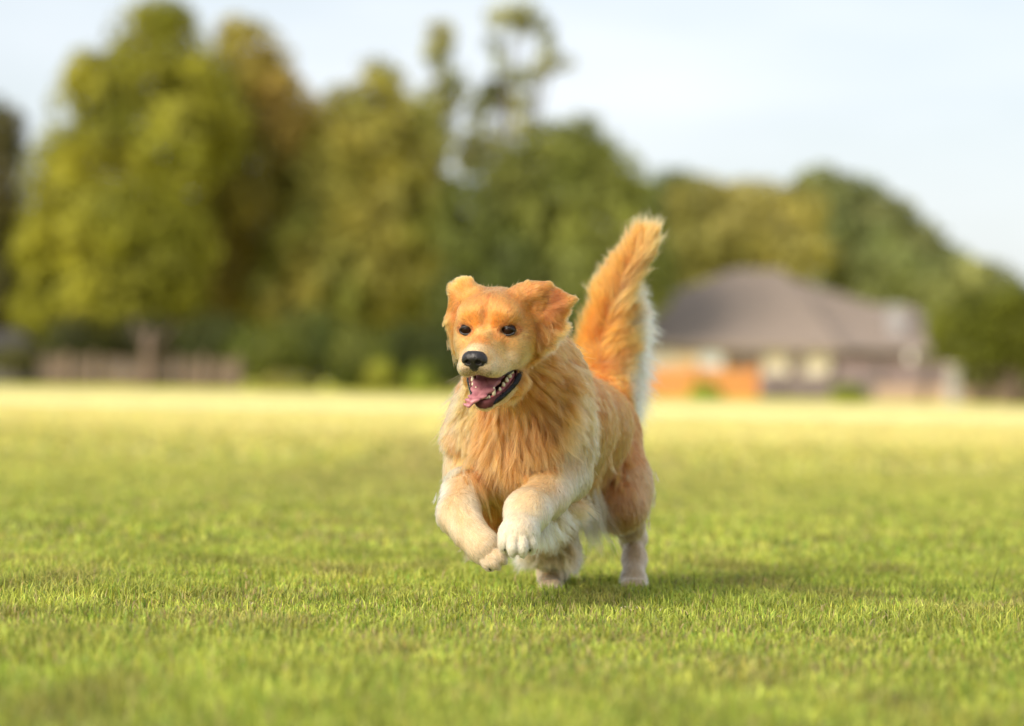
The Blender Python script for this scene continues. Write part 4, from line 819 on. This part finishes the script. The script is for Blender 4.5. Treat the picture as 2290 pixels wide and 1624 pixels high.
M_gum = mat_basic('gum_pink', (.50,.13,.13), .3, noise=.4, nscale=90)
M_tooth = mat_basic('tooth_ivory', (.82,.72,.52), .25)
def rib(name, pts, rads, mat, parent, n=10, flat=None):
    """smooth tube through head-frame points (cm)"""
    pts = np.array(pts, float); t = np.linspace(0, len(pts)-1, 6*(len(pts)-1)+1); out = []; rr = []
    for v in t:
        i = min(int(v), len(pts)-2); f = v-i; p0, p1, p2, p3 = pts[max(i-1, 0)], pts[i], pts[i+1], pts[min(i+2, len(pts)-1)]
        out.append(.5*((2*p1)+(-p0+p2)*f+(2*p0-5*p1+4*p2-p3)*f*f+(-p0+3*p1-3*p2+p3)*f**3)); rr.append((rads[i]*(1-f)+rads[i+1]*f)/100)
    mb = MB(); mb.tube([HP(*q) for q in out], rr, n); return mb.build(name, mat, parent, smooth=True)
lip_half = [(4.95,-3.9,-7.3),(5.0,-3.4,-8.6),(4.6,-2.0,-10.1),(3.6,0,-11.4),(2.5,2.2,-12.5),(1.3,4.0,-13.1)]
def jx(p): return p[0]-.15*np.clip((p[1]+3.5)/7.5, 0, 1.1)
lip_pts = [(jx(p), p[1], p[2]) for p in lip_half]+[(-.15,4.4,-13.2)]+[(jx((-p[0], p[1], p[2])), p[1], p[2]) for p in lip_half[::-1]]
lip = rib('lower_lip', lip_pts, [.4,.62,.70,.68,.62,.55,.5,.45,.45,.45,.45,.4,.35], M_lip, dog)
up = [(4.8,-3.8,-7.0),(4.5,-1.8,-7.5),(4.1,1.5,-7.9),(3.3,5,-7.4),(2.2,7.6,-6.9),(.8,8.8,-6.3),(0,9.0,-6.0)]
rib('upper_lip', up+[(-p[0], p[1], p[2]) for p in up[-2::-1]], [.3,.32,.3,.3,.26,.22,.2,.22,.26,.3,.3,.32,.3], M_lip, dog)
gh_ = [(3.9,-2.6,-8.9),(3.4,-1.0,-10.1),(2.75,.6,-11.0),(1.85,2.4,-12.0),(.95,3.5,-12.5)]
gum = rib('gum', [(jx(p), p[1], p[2]) for p in gh_]+[(-.15,3.8,-12.7)]+[(jx((-p[0], p[1], p[2])), p[1], p[2]) for p in gh_[::-1]], [.5]*11, M_gum, dog)
def tooth(x, y, z, h, r, lean=(0, 0)):
    mb = MB(); b = np.array([x, y, z]); t = b+np.array([lean[0], lean[1], h])
    mb.tube([HP(*(b+(t-b)*f)) for f in (0, .3, .7, .93, 1)], [r/100*q for q in (.85, 1, .72, .35, .08)], 8); mb.build('tooth', M_tooth, dog, smooth=True)
for s in (-1, 1):
    def jt(x, y, z, h, r, lean=(0, 0)): tooth(jx((s*x, y, z)), y, z, h, r, lean)
    jt(1.6, 2.9, -11.9, 1.75, .40, (s*.15, .1))
    for (x, y, z, h, r) in ((.98,3.75,-12.3,.62,.26),(.6,3.95,-12.35,.62,.24),(.2,4.0,-12.4,.58,.22),(2.5,1.7,-11.2,.7,.32),(2.95,.7,-10.6,.85,.36),(3.3,-.3,-10.0,.95,.42),(3.6,-1.3,-9.4,1.05,.46),(3.75,-2.2,-8.8,1.0,.46)): jt(x, y, z, h, r)
def tongue_f(q):
    path = [(0,-3.5,-9.1,2.6,1.0),(-.1,-1.2,-9.4,2.6,.85),(-.3,1.0,-10.1,2.5,.75),(-.6,3.0,-11.1,2.3,.6),(-1.2,4.7,-11.9,1.9,.45),(-1.9,5.8,-12.3,1.5,.4),(-2.6,6.0,-13.1,1.1,.36)]
    out = None
    for a, b in zip(path[:-1], path[1:]):
        A_, B_ = np.array(a[:3]), np.array(b[:3]); t = np.clip(((q-A_)@(B_-A_))/((B_-A_)@(B_-A_)), 0, 1); c = A_+t[..., None]*(B_-A_); w = a[3]+(b[3]-a[3])*t; h = a[4]+(b[4]-a[4])*t
        d = q-c; cup = .16*(d[..., 0]**2)/w; e = np.stack([d[..., 0]/w, d[..., 1]/h*.9, (d[..., 2]-cup+.25*np.exp(-(d[..., 0]/.35)**2))/h], -1)
        r = (np.linalg.norm(e, axis=-1)-1)*h; out = r if out is None else smin(out, r, .4)
    return out
blob('tongue', (((-4,-5.5,-14),(3.5,10,-7)), tongue_f), M_tongue, .16, dog)
# claws
M_claw = mat_basic('claw_black', (.02,.017,.015), .3)
for (cx, cy, cY, offs, dr) in ((1157,1197,5.915,((-29,32),(-11,42),(10,43),(28,33)),(0,1)), (1088,1230,5.95,((3,43),(22,40),(38,28),(45,8)),(.8,.6))):
    for dx, dy in offs:
        mb = MB(); a = P(cx+dx, cy+dy-5, cY-.006); b = P(cx+dx+dr[0]*5, cy+dy+dr[1]*1, cY-.008); c = P(cx+dx+dr[0]*8, cy+dy+2+dr[1]*2, cY-.002)
        mb.tube([a, b, c], [.0022, .0018, .0006], 7); mb.build('claw', M_claw, dog, smooth=True)
